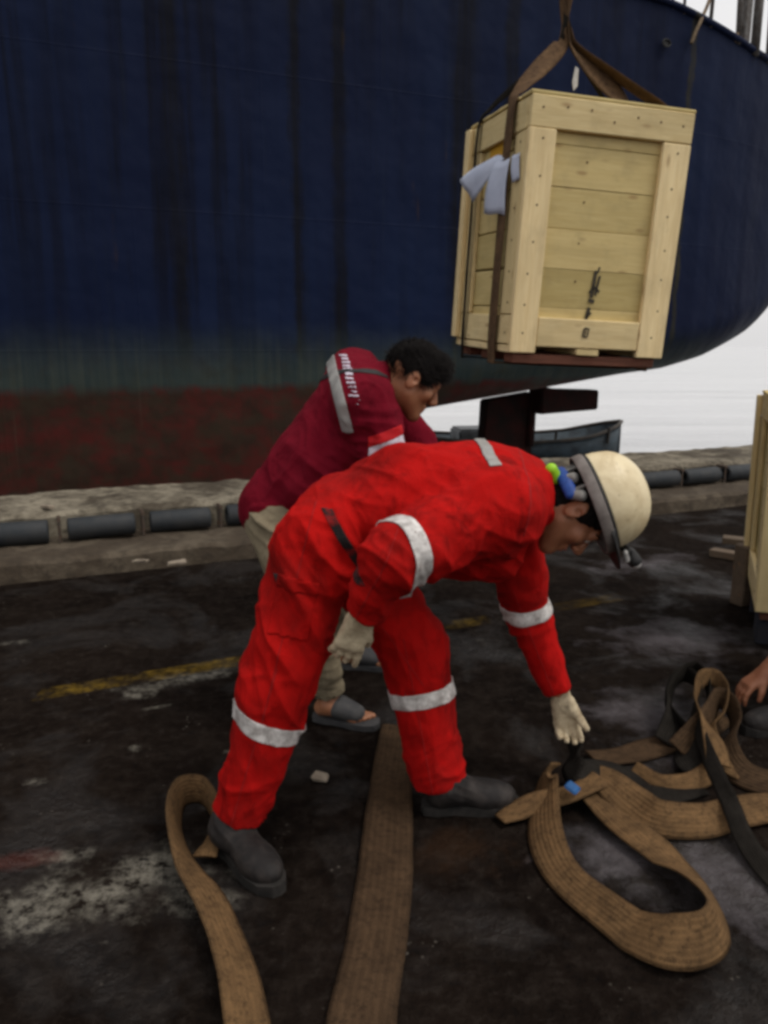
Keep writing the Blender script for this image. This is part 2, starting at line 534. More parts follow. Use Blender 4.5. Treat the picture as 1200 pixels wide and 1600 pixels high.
def wrinkle(V, F, folds, base=.003, bscale=9):
    """folds: (centre, direction across the folds, reach, height, spacing)"""
    N = vnormals(V, F)
    d = base * 2 * (vnoise(V, bscale) + .5 * vnoise(V + 7, bscale * 2.3))
    for i, (c, ax, reach, amp, lam) in enumerate(folds):
        ax = Vector(ax).normalized(); e1 = ax.orthogonal().normalized(); e2 = ax.cross(e1)
        q = V - np.array(c)
        w = np.exp(-(np.linalg.norm(q, axis=1) / reach) ** 2)
        wp = .35 * np.stack([vnoise(V + 3 + i, 7), vnoise(V + 11 + i, 7), vnoise(V + 23 + i, 7)], 1)
        for o_, (lk, ak) in enumerate(((1.5, 1.0), (.75, .45))):
            co = np.stack([q @ np.array(ax) / (lam * lk), q @ np.array(e1) / (lam * lk * 4), q @ np.array(e2) / (lam * lk * 4)], 1) + wp + 13.7 * i + 5 + 3 * o_
            rid = np.clip(1 - np.abs(2 * vnoise(co, 1.0)) * 2.6, -.6, 1)
            d += amp * 1.7 * ak * w * np.sign(rid) * np.abs(rid) ** 1.4
    cr_ = np.clip(1 - np.abs(2 * vnoise(V * np.array([1, 1, .7]) + 41, bscale * 1.6)) * 3, 0, 1)
    d += base * .9 * cr_
    return V + N * d[:, None]

def solid_obj(name, so, h, mat, parent, folds=None, base=.0, bscale=9, it=2, keep=False):
    V, F = so.mesh(h)
    V = relax(V, F, it)
    if folds is not None: V = wrinkle(V, F, folds, base, bscale)
    me = mesh_np(name, V, F)
    o = wlink(name, me, mat, parent)
    return (o, V, F) if keep else o

def band_from(name, V, F, p, n, width, mat, parent, inside=None, off=.004):
    """strip of tape cut from a garment between two parallel planes, lifted off the cloth"""
    n = Vector(n).normalized(); p = Vector(p)
    q = (V - np.array(p)) @ np.array(n)
    vm = np.abs(q) < width + .03
    if inside is not None: vm &= inside(V)
    fm = vm[F].all(axis=1)
    used = np.unique(F[fm])
    mp = np.full(len(V), -1); mp[used] = np.arange(len(used))
    N = vnormals(V, F)
    me = mesh_np(name, (V + N * off)[used], mp[F[fm]])
    bm = bmesh.new(); bm.from_mesh(me)
    bmesh.ops.bisect_plane(bm, geom=bm.verts[:] + bm.edges[:] + bm.faces[:], plane_co=p + n * width / 2, plane_no=n, clear_outer=True)
    bmesh.ops.bisect_plane(bm, geom=bm.verts[:] + bm.edges[:] + bm.faces[:], plane_co=p - n * width / 2, plane_no=-n, clear_outer=True)
    bm.to_mesh(me); bm.free()
    o = wlink(name, me, mat, parent)
    md = o.modifiers.new('thickness', 'SOLIDIFY'); md.thickness = .003; md.offset = -1
    return o

def frame(fwd, up):
    f = Vector(fwd).normalized(); u = Vector(up); u = (u - f * u.dot(f)).normalized()
    return f, u, f.cross(u)           # forward, up, right

def head_prims(s, c, F, U, R, sc=1.0):
    def q(r, f, u): return Vector(c) + (R * r + F * f + U * u) * sc
    ax = (R, F, U)
    def ell(r, f, u, rad, k=.02, op='add'): s.ell(q(r, f, u), ax, [x * sc for x in rad], k, op)
    ell(0, -.012, .035, (.074, .096, .082), .02)
    ell(0, .022, -.04, (.058, .066, .074), .03)
    s.ball(q(0, .070, -.104), .022 * sc, .025)
    for sg in (-1, 1):
        s.cap(q(sg * .052, .005, -.05), q(sg * .018, .066, -.102), .018 * sc, .018 * sc, .025)
        s.ball(q(sg * .042, .062, -.022), .022 * sc, .02)
        s.ball(q(sg * .032, .104, .001), .018 * sc, .012, 'sub')
        s.ell(q(sg * .031, .078, .002), ax, [.016 * sc, .014 * sc, .012 * sc], .006)
        s.ell(q(sg * .077, -.012, -.004), ((R * .9 - F * .35 * sg).normalized(), F, U), [.009 * sc, .021 * sc, .034 * sc], .008)
        s.ball(q(sg * .089, -.006, -.002), .010 * sc, .006, 'sub')
        s.ball(q(sg * .013, .102, -.036), .010 * sc, .008)
    s.cap(q(-.034, .082, .024), q(.034, .082, .024), .013 * sc, .013 * sc, .015)
    s.cap(q(0, .090, .012), q(0, .114, -.030), .009 * sc, .013 * sc, .012)
    s.cap(q(-.018, .086, -.062), q(.018, .086, -.062), .009 * sc, .009 * sc, .008)
    s.cap(q(-.014, .084, -.075), q(.014, .084, -.075), .009 * sc, .009 * sc, .008)
    s.cap(q(-.018, .0965, -.0685), q(.018, .0965, -.0685), .004 * sc, .004 * sc, .004, None, 'sub')

def head_parts(parent, c, F, U, R):
    def q(r, f, u): return Vector(c) + R * r + F * f + U * u
    for sg in (-1, 1):
        so = Solid().ball(q(sg * .031, .083, .001), .0115, .002)
        solid_obj('eye', so, .0022, M['eye'], parent, it=1)
        so = Solid().ball(q(sg * .031, .0905, .001), .0058, .002)
        solid_obj('iris', so, .0016, M['iris'], parent, it=1)
        so = Solid().cap(q(sg * .016, .096, .026), q(sg * .036, .090, .031), .0045, .004, .003).cap(q(sg * .036, .090, .031), q(sg * .052, .076, .025), .004, .0025, .003)
        solid_obj('eyebrow', so, .0022, M['hair'], parent, it=1)
    so = Solid().cap(q(-.02, .0905, -.0625), q(.02, .0905, -.0625), .0062, .0062, .003).cap(q(-.016, .0885, -.0750), q(.016, .0885, -.0750), .0068, .0068, .003)
    solid_obj('lips', so, .0022, M['lip'], parent, it=1)

def hand_prims(s, w, X, Y, Z, curls, spread=.10, sc=1.0, thumb=(.75, .35), fat=1.0):
    """w wrist, X finger direction, Y thumb side, Z back of hand; curls: bend per joint for four fingers"""
    X, Y, Z = Vector(X), Vector(Y), Vector(Z)
    X.normalize(); Y = (Y - X * Y.dot(X)).normalized(); Z = (Z - X * Z.dot(X) - Y * Z.dot(Y)).normalized()
    def q(x, y, z): return Vector(w) + (X * x + Y * y + Z * z) * sc
    s.cap(q(-.03, 0, 0), q(.02, 0, 0), .024 * sc * fat, .026 * sc * fat, .02, (Z, .75))
    for y in (-.026, -.009, .009, .026):
        s.cap(q(.015, y * .7, 0), q(.088, y, .002), .014 * sc * fat, .0125 * sc * fat, .014)
    s.cap(q(.025, .018, -.008), q(.05, .03, -.010), .017 * sc * fat, .014 * sc * fat, .015)
    for i, (y, L) in enumerate(((.029, .072), (.010, .080), (-.010, .074), (-.028, .058))):
        base = q(.088, y, .002); ang = 0.0
        side = Y * (spread * (y / .029))
        seg = (.45, .30, .25)
        r0 = (.0098, .0088, .0078, .0068)
        c = curls[i] if isinstance(curls[i], (tuple, list)) else (curls[i],) * 3
        for j in range(3):
            ang += c[j]
            d = (X * math.cos(ang) - Z * math.sin(ang) + side * math.cos(ang)).normalized()
            nxt = base + d * L * seg[j] * sc
            s.cap(base, nxt, r0[j] * sc * fat, r0[j + 1] * sc * fat, .004)
            base = nxt
    base = q(.045, .030, -.012)
    a, b = thumb
    d1 = (X * math.cos(a) + Y * math.sin(a) - Z * .45).normalized()
    m1 = base + d1 * .036 * sc
    d2 = (X * math.cos(a - b) + Y * math.sin(a - b) - Z * .6).normalized()
    m2 = m1 + d2 * .030 * sc
    s.cap(base, m1, .0125 * sc * fat, .0105 * sc * fat, .008)
    s.cap(m1, m2, .0105 * sc * fat, .0085 * sc * fat, .004)

def body_prims(s, j, sl=1.0):
    """torso and limbs under the clothes from a joint table"""
    side = (Vector(j['hipR']) - Vector(j['hipL'])).normalized()
    sside = (Vector(j['shR']) - Vector(j['shL'])).normalized()
    hm = (Vector(j['hipR']) + Vector(j['hipL'])) / 2; sm = (Vector(j['shR']) + Vector(j['shL'])) / 2
    s.cap(hm, hm.lerp(sm, .5), .092 * sl, .085 * sl, .04, (side, 1.35))
    s.cap(hm.lerp(sm, .5), sm, .088 * sl, .086 * sl, .04, (sside, 1.5))
    s.cap(sm, j['neck'], .05, .05, .04)
    for q in 'RL':
        s.cap(j['hip' + q], j['kn' + q], .075 * sl, .052 * sl, .04)
        s.cap(j['kn' + q], j['an' + q], .05 * sl, .034 * sl, .02)
        s.cap(j['sh' + q], j['el' + q], .046 * sl, .036 * sl, .03)
        s.cap(j['el' + q], j['wr' + q], .037 * sl, .026 * sl, .015)

def boot(parent, heel, toe, shaft_top, name='boot'):
    heel, toe = Vector(heel), Vector(toe)
    f = (toe - heel); f.z = 0; L = f.length; f.normalize()
    up = Vector((0, 0, 1)); r = f.cross(up)
    k = L / .28
    def q(x, y, z): return heel + (f * x + r * y) * k + up * z
    s = Solid()
    s.cap(q(.065, 0, .085), Vector(shaft_top), .050, .054, .02)
    s.cap(q(.045, 0, .06), q(.07, 0, .09), .044, .05, .03)
    s.cap(q(.075, 0, .085), q(.18, 0, .052), .046, .040, .03, (r, 1.05))
    s.ell(q(.205, 0, .045), (f, r, up), (.075, .050, .044), .03)
    s.half(q(.13, 0, .024), -up, .24)
    b = solid_obj(name, s, .005, M['boot'], parent, [(q(.09, 0, .1), f * .6 + up, .06, .004, .022)], .0012, 22)
    # sole: outline of the foot extruded, with a heel block
    out = [(-.008, 0), (-.002, .026), (.03, .036), (.09, .032), (.15, .044), (.20, .050), (.25, .042), (.283, .02), (.288, 0),
           (.283, -.02), (.25, -.042), (.20, -.050), (.15, -.044), (.09, -.032), (.03, -.036), (-.002, -.026)]
    bm = bmesh.new()
    lo = [bm.verts.new(q(x, y * .96, .002)) for x, y in out]; hi = [bm.verts.new(q(x, y, .030 + (.006 if x > .26 else 0))) for x, y in out]
    bm.faces.new(lo[::-1]); bm.faces.new(hi)
    for i in range(len(out)): bm.faces.new((lo[i], lo[(i + 1) % len(out)], hi[(i + 1) % len(out)], hi[i]))
    me = bpy.data.meshes.new('sole'); bm.to_mesh(me); bm.free()
    so = wlink('sole', me, M['sole'], parent, False)
    # laces
    bm = bmesh.new()
    for i in range(4):
        x = .095 + i * .022; z = .136 - i * .021
        tube_bm([q(x, -.026, z - .014), q(x + .004, 0, z + .002), q(x + .012, .026, z - .018)], .0028, 5, bm)
    me = bpy.data.meshes.new('lace'); bm.to_mesh(me); bm.free()
    wlink('lace', me, M['sole'], parent)
    return b

# ------------------------------------------------------------------ the setting: quay apron, kerb, water
QA = math.radians(23)
QD = Vector((math.cos(QA), math.sin(QA), 0)); QN = Vector((-math.sin(QA), math.cos(QA), 0))   # along the quay, towards the water
KO = G(0, 915)                                                                                # foot of the kerb at the frame's left edge

def qp(s, n, z): return KO + QD * s + QN * n + Vector((0, 0, z))

def ground_mat():
    t = MT('oily_wet_asphalt')
    p = t.pos()
    n1 = t.noise(p, 1.1, 8, .62)
    n2 = t.noise(p, 7, 8, .7)
    n3 = t.noise(p, 55, 4, .6)
    nw = t.noise(p, 3.2, 5, .6)
    col = t.mix(t.rng(n1, .35, .65), (.0044, .0028, .0021), (.0110, .0073, .0054))
    col = t.mix(t.rng(n2, .45, .75, 0, .6), col, (.022, .0165, .0130))
    n4 = t.noise(p, 22, 8, .75)
    col = t.mix(t.rng(n4, .50, .70, 0, .5), col, (.030, .024, .020))
    col = t.mix(t.rng(n4, .46, .32, 0, .8), col, (.004, .0032, .003))
    def blob(u, v, rx, ry, ang, edge=.55, gate=None):
        c = G(u, v)
        w = t.n('ShaderNodeVectorMath', operation='SUBTRACT'); t.put(w.inputs[0], p); w.inputs[1].default_value = c
        m = t.map(w.outputs[0], (rx, ry, 1), (0, 0, 0), (0, 0, ang), 'TEXTURE')
        ln = t.n('ShaderNodeVectorMath', operation='LENGTH'); t.put(ln.inputs[0], m)
        d = t.math('ADD', ln.outputs['Value'], t.math('MULTIPLY', t.math('SUBTRACT', n2, .5), 3.0))
        d = t.math('ADD', d, t.math('MULTIPLY', t.math('SUBTRACT', nw, .5), 1.2))
        return t.rng(d, 1.0, 1.0 - edge, 0, 1)
    grey = [(1060, 1000, .42, .30, .4), (1010, 1110, .30, .22, .3), (1120, 1370, .32, .22, -.3), (980, 1330, .22, .16, .2), (1080, 1185, .16, .09, .2), (1000, 880, .5, .16, .4),
            (720, 1225, .18, .05, .2)]
    for g in grey: col = t.mix(t.math('MULTIPLY', blob(*g, 1.3), 1.0), col, (.095, .084, .088))  # sky reflected in the wet ground, painted in as grey patches
    spill = [(150, 1395, .36, .15, .35), (250, 1345, .16, .09, .5), (330, 1410, .10, .06, .2), (100, 1340, .10, .05, .2), (40, 1430, .14, .06, .0), (290, 1372, .10, .05, .2), (60, 1400, .22, .06, .1), (280, 1062, .27, .085, .44), (330, 1052, .18, .06, .44), (215, 1085, .08, .05, .4), (360, 1175, .035, .03, 0), (210, 1170, .03, .03, .3), (335, 1260, .05, .03, .2),
             (15, 1005, .10, .03, .3), (60, 1220, .05, .03, .2), (245, 1105, .08, .02, .4), (750, 1000, .03, .012, 0)]
    crumb = t.rng(t.noise(p, 26, 6, .75), .40, .60)
    for s_ in spill: col = t.mix(t.math('MULTIPLY', t.math('MULTIPLY', blob(*s_, 1.0), crumb), .95), col, (.165, .15, .122))
    col = t.mix(t.math('MULTIPLY', blob(30, 1345, .14, .05, .2, .8), .5), col, (.07, .016, .010))
    col = t.mix(t.math('MULTIPLY', blob(700, 1330, .18, .12, .2, .8), .35), col, (.05, .026, .014))
    # faded yellow line along the quay
    A = G(300, 1045)
    w = t.n('ShaderNodeVectorMath', operation='SUBTRACT'); t.put(w.inputs[0], p); w.inputs[1].default_value = A
    dt = t.n('ShaderNodeVectorMath', operation='DOT_PRODUCT'); t.put(dt.inputs[0], w.outputs[0])
    ya = math.radians(24.5); dt.inputs[1].default_value = (-math.sin(ya), math.cos(ya), 0)
    ln = t.rng(t.math('ABSOLUTE', dt.outputs['Value']), .052, .062, 1, 0)
    wear = None                                               # paint left in a few stretches only
    for yb in ((330, 1040, .42, .2, .43, .8), (140, 1078, .20, .2, .43, 1.0), (735, 975, .14, .2, .43, 1.6), (930, 944, .30, .2, .43, 2.4)):
        f_ = blob(*yb)
        wear = f_ if wear is None else t.math('MAXIMUM', wear, f_)
    wear = t.math('MULTIPLY', wear, t.rng(t.noise(p, 20, 5, .7), .36, .58))
    col = t.mix(t.math('MULTIPLY', t.math('MULTIPLY', ln, wear), .6), col, (.22, .135, .018))
    # scattered pale grit
    vor = t.n('ShaderNodeTexVoronoi'); t.put(vor.inputs['Vector'], p); vor.inputs['Scale'].default_value = 34
    grit = t.math('MULTIPLY', t.rng(vor.outputs['Distance'], .10, .18, 1, 0), t.rng(t.noise(p, 5, 4), .56, .66))
    col = t.mix(t.math('MULTIPLY', grit, .8), col, (.09, .078, .065))
    pud = t.rng(t.noise(p, 1.7, 5, .6, .5), .50, .66)
    wet = t.rng(pud, 0, 1, .9, .30)
    nb = t.bump(n3, .5, .006)
    nb = t.bump(t.math('ADD', n2, t.math('MULTIPLY', n4, .6)), .9, .03, nb)
    return t.set(color=col, rough=wet, spec=t.rng(pud, 0, 1, .03, .34), normal=nb)

def make_ground():
    bm = bmesh.new()
    def grid(s0, s1, n0, n1, ds, dn, amp):
        ns, nn = max(1, int((s1 - s0) / ds)), max(1, int((n1 - n0) / dn))
        vs = [[bm.verts.new(qp(s0 + (s1 - s0) * i / ns, n0 + (n1 - n0) * k / nn, 0)) for k in range(nn + 1)] for i in range(ns + 1)]
        for i in range(ns):
            for k in range(nn): bm.faces.new((vs[i][k], vs[i + 1][k], vs[i + 1][k + 1], vs[i][k + 1]))
        return vs
    grid(-600, 600, -400, .35, 60, 60, 0)
    return tag(bm_obj('quay_apron', bm, ground_mat()), kind='structure')
make_ground()

def kerb_mat(name, c1, c2, c3, lo=.45, hi=.6):
    t = MT(name)
    p = t.pos()
    a = t.noise(p, 2.6, 8, .68, .3)
    b = t.noise(p, 14, 8, .72)
    col = t.mix(t.rng(a, lo, hi), c1, c2)
    col = t.mix(t.rng(b, .48, .68, 0, .8), col, c3)
    h = t.math('ADD', a, t.math('MULTIPLY', b, .6))
    return t.set(color=col, rough=.9, spec=.2, normal=t.bump(h, .7, .03))
M['kerb_top'] = kerb_mat('worn_kerb_concrete', (.065, .052, .037), (.225, .195, .145), (.034, .027, .020), .40, .60)
M['kerb_step'] = kerb_mat('stained_step_concrete', (.055, .041, .028), (.095, .075, .053), (.028, .021, .015))

def rough_prism(name, prof, s0, s1, ds, mat, amp=.012):
    """profile of (n, z) swept along the quay with chipped edges"""
    n = int((s1 - s0) / ds)
    V = []
    for i in range(n + 1):
        s = s0 + (s1 - s0) * i / n
        for (a, z) in prof: V.append(qp(s, a, z))
    V = np.array(V); m = len(prof)
    V += np.stack([vnoise(V, 7), vnoise(V + 5, 7), vnoise(V + 9, 7)], 1) * 2 * amp + np.stack([vnoise(V, 19), vnoise(V + 5, 19), vnoise(V + 9, 19)], 1) * amp
    F = [(i * m + k, i * m + k + 1, (i + 1) * m + k + 1, (i + 1) * m + k) for i in range(n) for k in range(m - 1)]
    o = link(name, mesh_np(name, V, F), mat)
    return tag(o, kind='structure')
def subdiv(prof, d):
    out = [prof[0]]
    for a, b in zip(prof, prof[1:]):
        n = max(1, int(math.hypot(b[0] - a[0], b[1] - a[1]) / d))
        out += [(a[0] + (b[0] - a[0]) * i / n, a[1] + (b[1] - a[1]) * i / n) for i in range(1, n + 1)]
    return out
rough_prism('kerb_step', subdiv([(0, -.05), (.02, .10), (.05, .125), (.62, .13)], .07), -14, 22, .09, M['kerb_step'])
rough_prism('quay_kerb', subdiv([(.60, .08), (.60, .27), (.63, .30), (1.42, .30), (1.46, .26), (1.47, -.4), (1.47, -3.2)], .10), -14, 22, .09, M['kerb_top'], .014)
# plain continuations of the quay edge far to both sides
for a, b in ((-400, -14), (22, 400)):
    bm = bmesh.new()
    pr = [(0, -.05), (0, .12), (.6, .13), (.6, .30), (1.46, .30), (1.46, -3.2)]
    r0 = [bm.verts.new(qp(a, *x)) for x in pr]; r1 = [bm.verts.new(qp(b, *x)) for x in pr]
    for k in range(len(pr) - 1): bm.faces.new((r0[k], r0[k + 1], r1[k + 1], r1[k]))
    tag(bm_obj('quay_kerb', bm, M['kerb_top']), kind='structure')

# dark rubber pipes lying along the kerb
def pipe_mesh(L, r=.078):
    bm = bmesh.new()
    n = 20
    prof = [(0, r * .55), (0, r * .9), (.012, r), (L - .012, r), (L, r * .9), (L, r * .55), (L - .05, r * .5)]
    rings = [[bm.verts.new((x, q * math.cos(k * 2 * math.pi / n), q * math.sin(k * 2 * math.pi / n))) for k in range(n)] for x, q in prof]
    rings.insert(0, [bm.verts.new((.05, .5 * r * math.cos(k * 2 * math.pi / n), .5 * r * math.sin(k * 2 * math.pi / n))) for k in range(n)])
    for a, b in zip(rings, rings[1:]):
        for k in range(n): bm.faces.new((a[k], b[k], b[(k + 1) % n], a[(k + 1) % n]))
    bm.faces.new(rings[0]); bm.faces.new(rings[-1][::-1])
    me = bpy.data.meshes.new('rubber_pipe'); bm.normal_update(); bm.to_mesh(me); bm.free()
    me.polygons.foreach_set('use_smooth', np.ones(len(me.polygons), dtype=bool))
    me.materials.append(M['rubber'])
    return me
pm = pipe_mesh(.43)
bolt_bm = bmesh.new()
for q in (-.045, .045): tube_bm([(0, q, .0), (0, q, .16)], .010, 6, bolt_bm)
tube_bm([(0, -.06, .15), (0, .06, .15)], .014, 6, bolt_bm)
bolt_me = bpy.data.meshes.new('clamp'); bolt_bm.to_mesh(bolt_me); bolt_bm.free(); bolt_me.materials.append(M['steel'])
for i in range(-3, 25):
    s = -.38 + i * .53 + .25
    o = bpy.data.objects.new('rubber_pipe', pm); COL.objects.link(o)
    o.location = qp(s, .46 + random.uniform(-.012, .012), .13 + .080); o.rotation_euler = (random.uniform(0, 6), random.uniform(-.008, .008), QA + random.uniform(-.03, .03)); k_ = random.uniform(.93, 1.0); o.scale = (random.uniform(.93, 1.04), k_, k_)
    tag(o, 'dark grey rubber pipe section lying in the row along the quay kerb', 'pipe', 'rubber pipe sections along the kerb')
    c = bpy.data.objects.new('clamp', bolt_me); COL.objects.link(c); c.location = qp(s + .48, .46, .132); c.rotation_euler = (0, 0, QA)
    tag(c, 'rusty steel clamp in a gap between the rubber pipe sections', 'clamp', 'steel clamps between the rubber pipes')

# water
def water_mat():
    t = MT('harbour_water')
    p = t.pos()
    a = t.noise(t.map(p, (.9, 1.6, 1)), 1.6, 6, .6, .3)
    b = t.noise(t.map(p, (.08, .14, 1)), 1.0, 4, .5)
    nb = t.bump(a, .6, .07)
    nb = t.bump(b, .2, .5, nb)
    glare = t.noise(t.map(p, (.05, .55, 1), rot=(0, 0, -.25)), 1.0, 5, .65)
    col = t.mix(t.rng(glare, .38, .62), (.38, .385, .39), (.54, .54, .545))  # pale streaks: white sky glare put into the water's base colour
    return t.set(color=col, rough=.12, spec=.5, ior=1.33, normal=nb)
bm = bmesh.new()
wz = -1.15
a = [bm.verts.new(qp(s, n, 0)) for s, n in ((-2500, 1.40), (2500, 1.40), (2500, 4000), (-2500, 4000))]
for v in a: v.co.z = wz
bm.faces.new(a)
tag(bm_obj('water', bm, water_mat()), kind='structure')

# ------------------------------------------------------------------ the ship
SHIP_O = P(0, 600, 7.3); SHIP_O.z = 0
DECK_Z = 5.55
def hull_mat():
    t = MT('ship_hull_paint')
    co = t.coords('Object')
    sep = t.n('ShaderNodeSeparateXYZ', Vector=co)
    z = sep.outputs[2]
    nz = t.noise(co, 3.0, 7, .65)
    zz = t.math('ADD', z, t.math('MULTIPLY', t.math('SUBTRACT', nz, .5), .22))
    streak = t.noise(t.map(co, (3.4, 1, .16)), 1.6, 6, .62, .25)
    fine = t.noise(t.map(co, (13, 3, .35)), 1.4, 6, .65)
    wide = t.noise(t.map(co, (.55, 1, .20)), 1.4, 4, .5)
    blue = t.mix(t.rng(wide, .35, .65), (.0035, .0068, .025), (.0052, .0110, .036))
    gate = t.rng(t.noise(t.map(co, (.45, 1, .12), loc=(1.7, 0, 0)), 1.3, 3, .5), .44, .62)
    blue = t.mix(t.math('MULTIPLY', t.rng(streak, .46, .62), t.math('ADD', t.math('MULTIPLY', gate, .62), .12)), blue, (.0030, .0030, .0048))
    blue = t.mix(t.rng(fine, .58, .78, 0, .2), blue, (.020, .026, .022))
    rust = t.math('MULTIPLY', t.rng(t.noise(t.map(co, (2.3, 1, .5), loc=(3, 0, 0)), 1.5, 5, .6), .64, .72), t.rng(fine, .45, .65))
    blue = t.mix(t.math('MULTIPLY', rust, .75), blue, (.055, .030, .012))
    # a few long dirt runs under the scuppers
    for s_, w_ in ((1.72, .11), (2.95, .08), (3.42, .09), (4.9, .20), (5.5, .12), (8.1, .06)):
        x = t.math('ABSOLUTE', t.math('SUBTRACT', t.math('ADD', sep.outputs[0], t.math('MULTIPLY', t.math('SUBTRACT', nz, .5), .16)), s_))
        f = t.math('MULTIPLY', t.rng(x, w_, w_ * .4, 0, 1), t.rng(fine, .30, .60, .35, 1))
        blue = t.mix(t.math('MULTIPLY', f, .85), blue, (.0045, .0045, .006) if s_ < 7 else (.030, .026, .012))
    green = t.mix(t.rng(fine, .35, .65), (.020, .030, .031), (.034, .042, .036))
    green = t.mix(t.rng(nz, .5, .7, 0, .5), green, (.03, .028, .016))
    red = t.mix(t.rng(nz, .38, .6), (.056, .0110, .0090), (.024, .013, .009))
    red = t.mix(t.rng(t.noise(t.map(co, (1.2, 1, 2.0), rot=(0, .5, 0)), 2.0, 7, .7), .46, .62, 0, .8), red, (.026, .019, .012))
    red = t.mix(t.rng(fine, .62, .76, 0, .5), red, (.055, .035, .025))
    c = t.mix(t.rng(zz, 1.02, 1.72, 0, 1, True), green, blue)
    c = t.mix(t.rng(zz, .93, 1.02), red, c)
    dent = t.noise(t.map(co, (.9, 1, .9)), 1.3, 3, .5)
    brk = t.n('ShaderNodeTexBrick')                            # plate welds
    t.put(brk.inputs['Vector'], t.map(co, (1, 1, 1), rot=(math.radians(90), 0, 0)))
    for k_, v_ in (('Scale', 1.0), ('Mortar Size', .010), ('Mortar Smooth', .4), ('Brick Width', 2.6), ('Row Height', 1.35)): brk.inputs[k_].default_value = v_
    nb = t.bump(dent, .5, .12)
    nb = t.bump(brk.outputs['Fac'], .35, .01, nb)
    nb = t.bump(nz, .25, .02, nb)
    return t.set(color=c, rough=t.rng(streak, .3, .7, .50, .70), spec=.07, normal=nb)
M['hull'] = hull_mat()
M['rudder'] = mottled('dark_antifouling', (.026, .007, .006), (.010, .007, .006), 4, .8, .4, spec=.1)

ship = empty('cargo_ship', (SHIP_O.x, SHIP_O.y, 0), (0, 0, QA))
tag(ship, 'big dark blue ship with red underside moored along the quay', 'ship')
def interp(x, xs, ys): return float(np.interp(x, xs, ys))
def rim(s): return (0 if s < 7.8 else min(3.5, .075 * (s - 7.8) ** 2)), deck_z(s)
def deck_z(s): return interp(s, [-40, 5, 7.67, 9.3, 12.2], [6.2, 5.6, 5.43, 5.16, 5.0])
def hull_sections():
    ss = list(np.concatenate([np.arange(-40, 0, 2.0), np.arange(0, 14.4, .2), np.arange(14.4, 14.66, .05)]))
    BE = 7.0
    rows = []
    for s in ss:
        zb = interp(s, [-40, 1.2, 3.0, 3.7, 4.4, 5.15, 6.3, 7.7, 8.4, 9.2, 10.3, 11, 12.4, 15], [-2.6, -2.6, -.6, .42, .60, .70, .84, 1.02, 1.08, 1.22, 1.52, 1.85, 2.7, 4.1])
        # plan: the side draws in towards the rounded stern
        pl = rim(s)[0]
        dz = deck_z(s)
        R = interp(s, [0, 4, 8, 12], [.7, .55, .6, .9])
        row = []
        for z in np.linspace(dz, min(zb + R, dz - .3), 14): row.append((pl + .05 * math.sin((z - 1) * .6) * (1 if s > -40 else 0), z))
        for a in np.linspace(0, math.pi / 2, 9)[1:]: row.append((pl + R * (1 - math.cos(a)), zb + R - R * math.sin(a)))
        cy = BE / 2
        for f in (.35, .7, 1.0):
            y0 = row[-1][0] if f == .35 else row[-1][0]
            row.append((min(cy, (pl + R) + (cy - pl - R) * f) if cy > pl + R else cy, zb + .02 * f))
        full = [(s, y, z) for y, z in row] + [(s, BE - y, z) for y, z in row[::-1][1:]]
        rows.append(full)
    m = len(rows[0]); V = [p for r in rows for p in r]
    F = [(i * m + k, (i + 1) * m + k, (i + 1) * m + k + 1, i * m + k + 1) for i in range(len(rows) - 1) for k in range(m - 1)]
    F.append([k for k in range(m)])
    F.append([(len(rows) - 1) * m + k for k in range(m)][::-1])
    return V, F, ss, rows
hv, hf, hss, hrows = hull_sections()
hull = link('hull', mesh_np('hull', hv, hf), M['hull'], ship, True)
# deck closing the top and a rolled gunwale along its edge
dv = []
for r in hrows: dv += [(r[0][0], r[0][1] + .02, r[0][2] - .25), (r[-1][0], r[-1][1] - .02, r[0][2] - .25)]
link('deck', mesh_np('deck', dv, [(2 * i, 2 * i + 1, 2 * i + 3, 2 * i + 2) for i in range(len(hrows) - 1)]), M['deck_paint'], ship)
bm = tube_bm([(r[0][0], r[0][1] + .0, r[0][2]) for r in hrows], .045, 8)
bm_obj('gunwale', bm, M['hull'], ship, True)
# stanchions on the gunwale, scupper, rudder gear under the stern
def ship_at(u, v, off=0.0):
    """point on the ship's flat side seen at a pixel, in ship coordinates"""
    r = ray(u, v); o = Vector((0, 0, CAM_H)) - SHIP_O
    nrm = QN
    t = (off - o.dot(nrm)) / r.dot(nrm)
    w = o + r * t
    return w.dot(QD), w.dot(QN), w.z
for u, wd, hh, ln in ((1052, .015, 1.0, .02), (1070, .018, 1.0, .03), (1113, .024, 1.0, .06), (1163, .034, 1.1, -.02), (1196, .06, 1.2, .03), (1225, .035, 1.0, .0), (1250, .03, 1.0, .0)):
    s_, _, _ = ship_at(u, 40); s_ += .05 * max(0, s_ - 8); y_, z_ = rim(s_)
    bm = tube_bm([(s_, y_ + .03, z_ - .05), (s_ + ln * .6, y_ + .05, z_ + .6), (s_ + ln, y_ + .08, z_ + hh)], wd, 8)
    bm_obj('rail_post', bm, M['post'], ship, True)
s_, _, _ = ship_at(1174, 40); s_ += .10; y_, z_ = rim(s_)
b = box_bm(.12, .10, 1.2, .015); bmesh.ops.translate(b, verts=b.verts, vec=(s_ - .06, y_ + .02, z_ - .05))
bm_obj('timber_post', b, M['post'], ship)
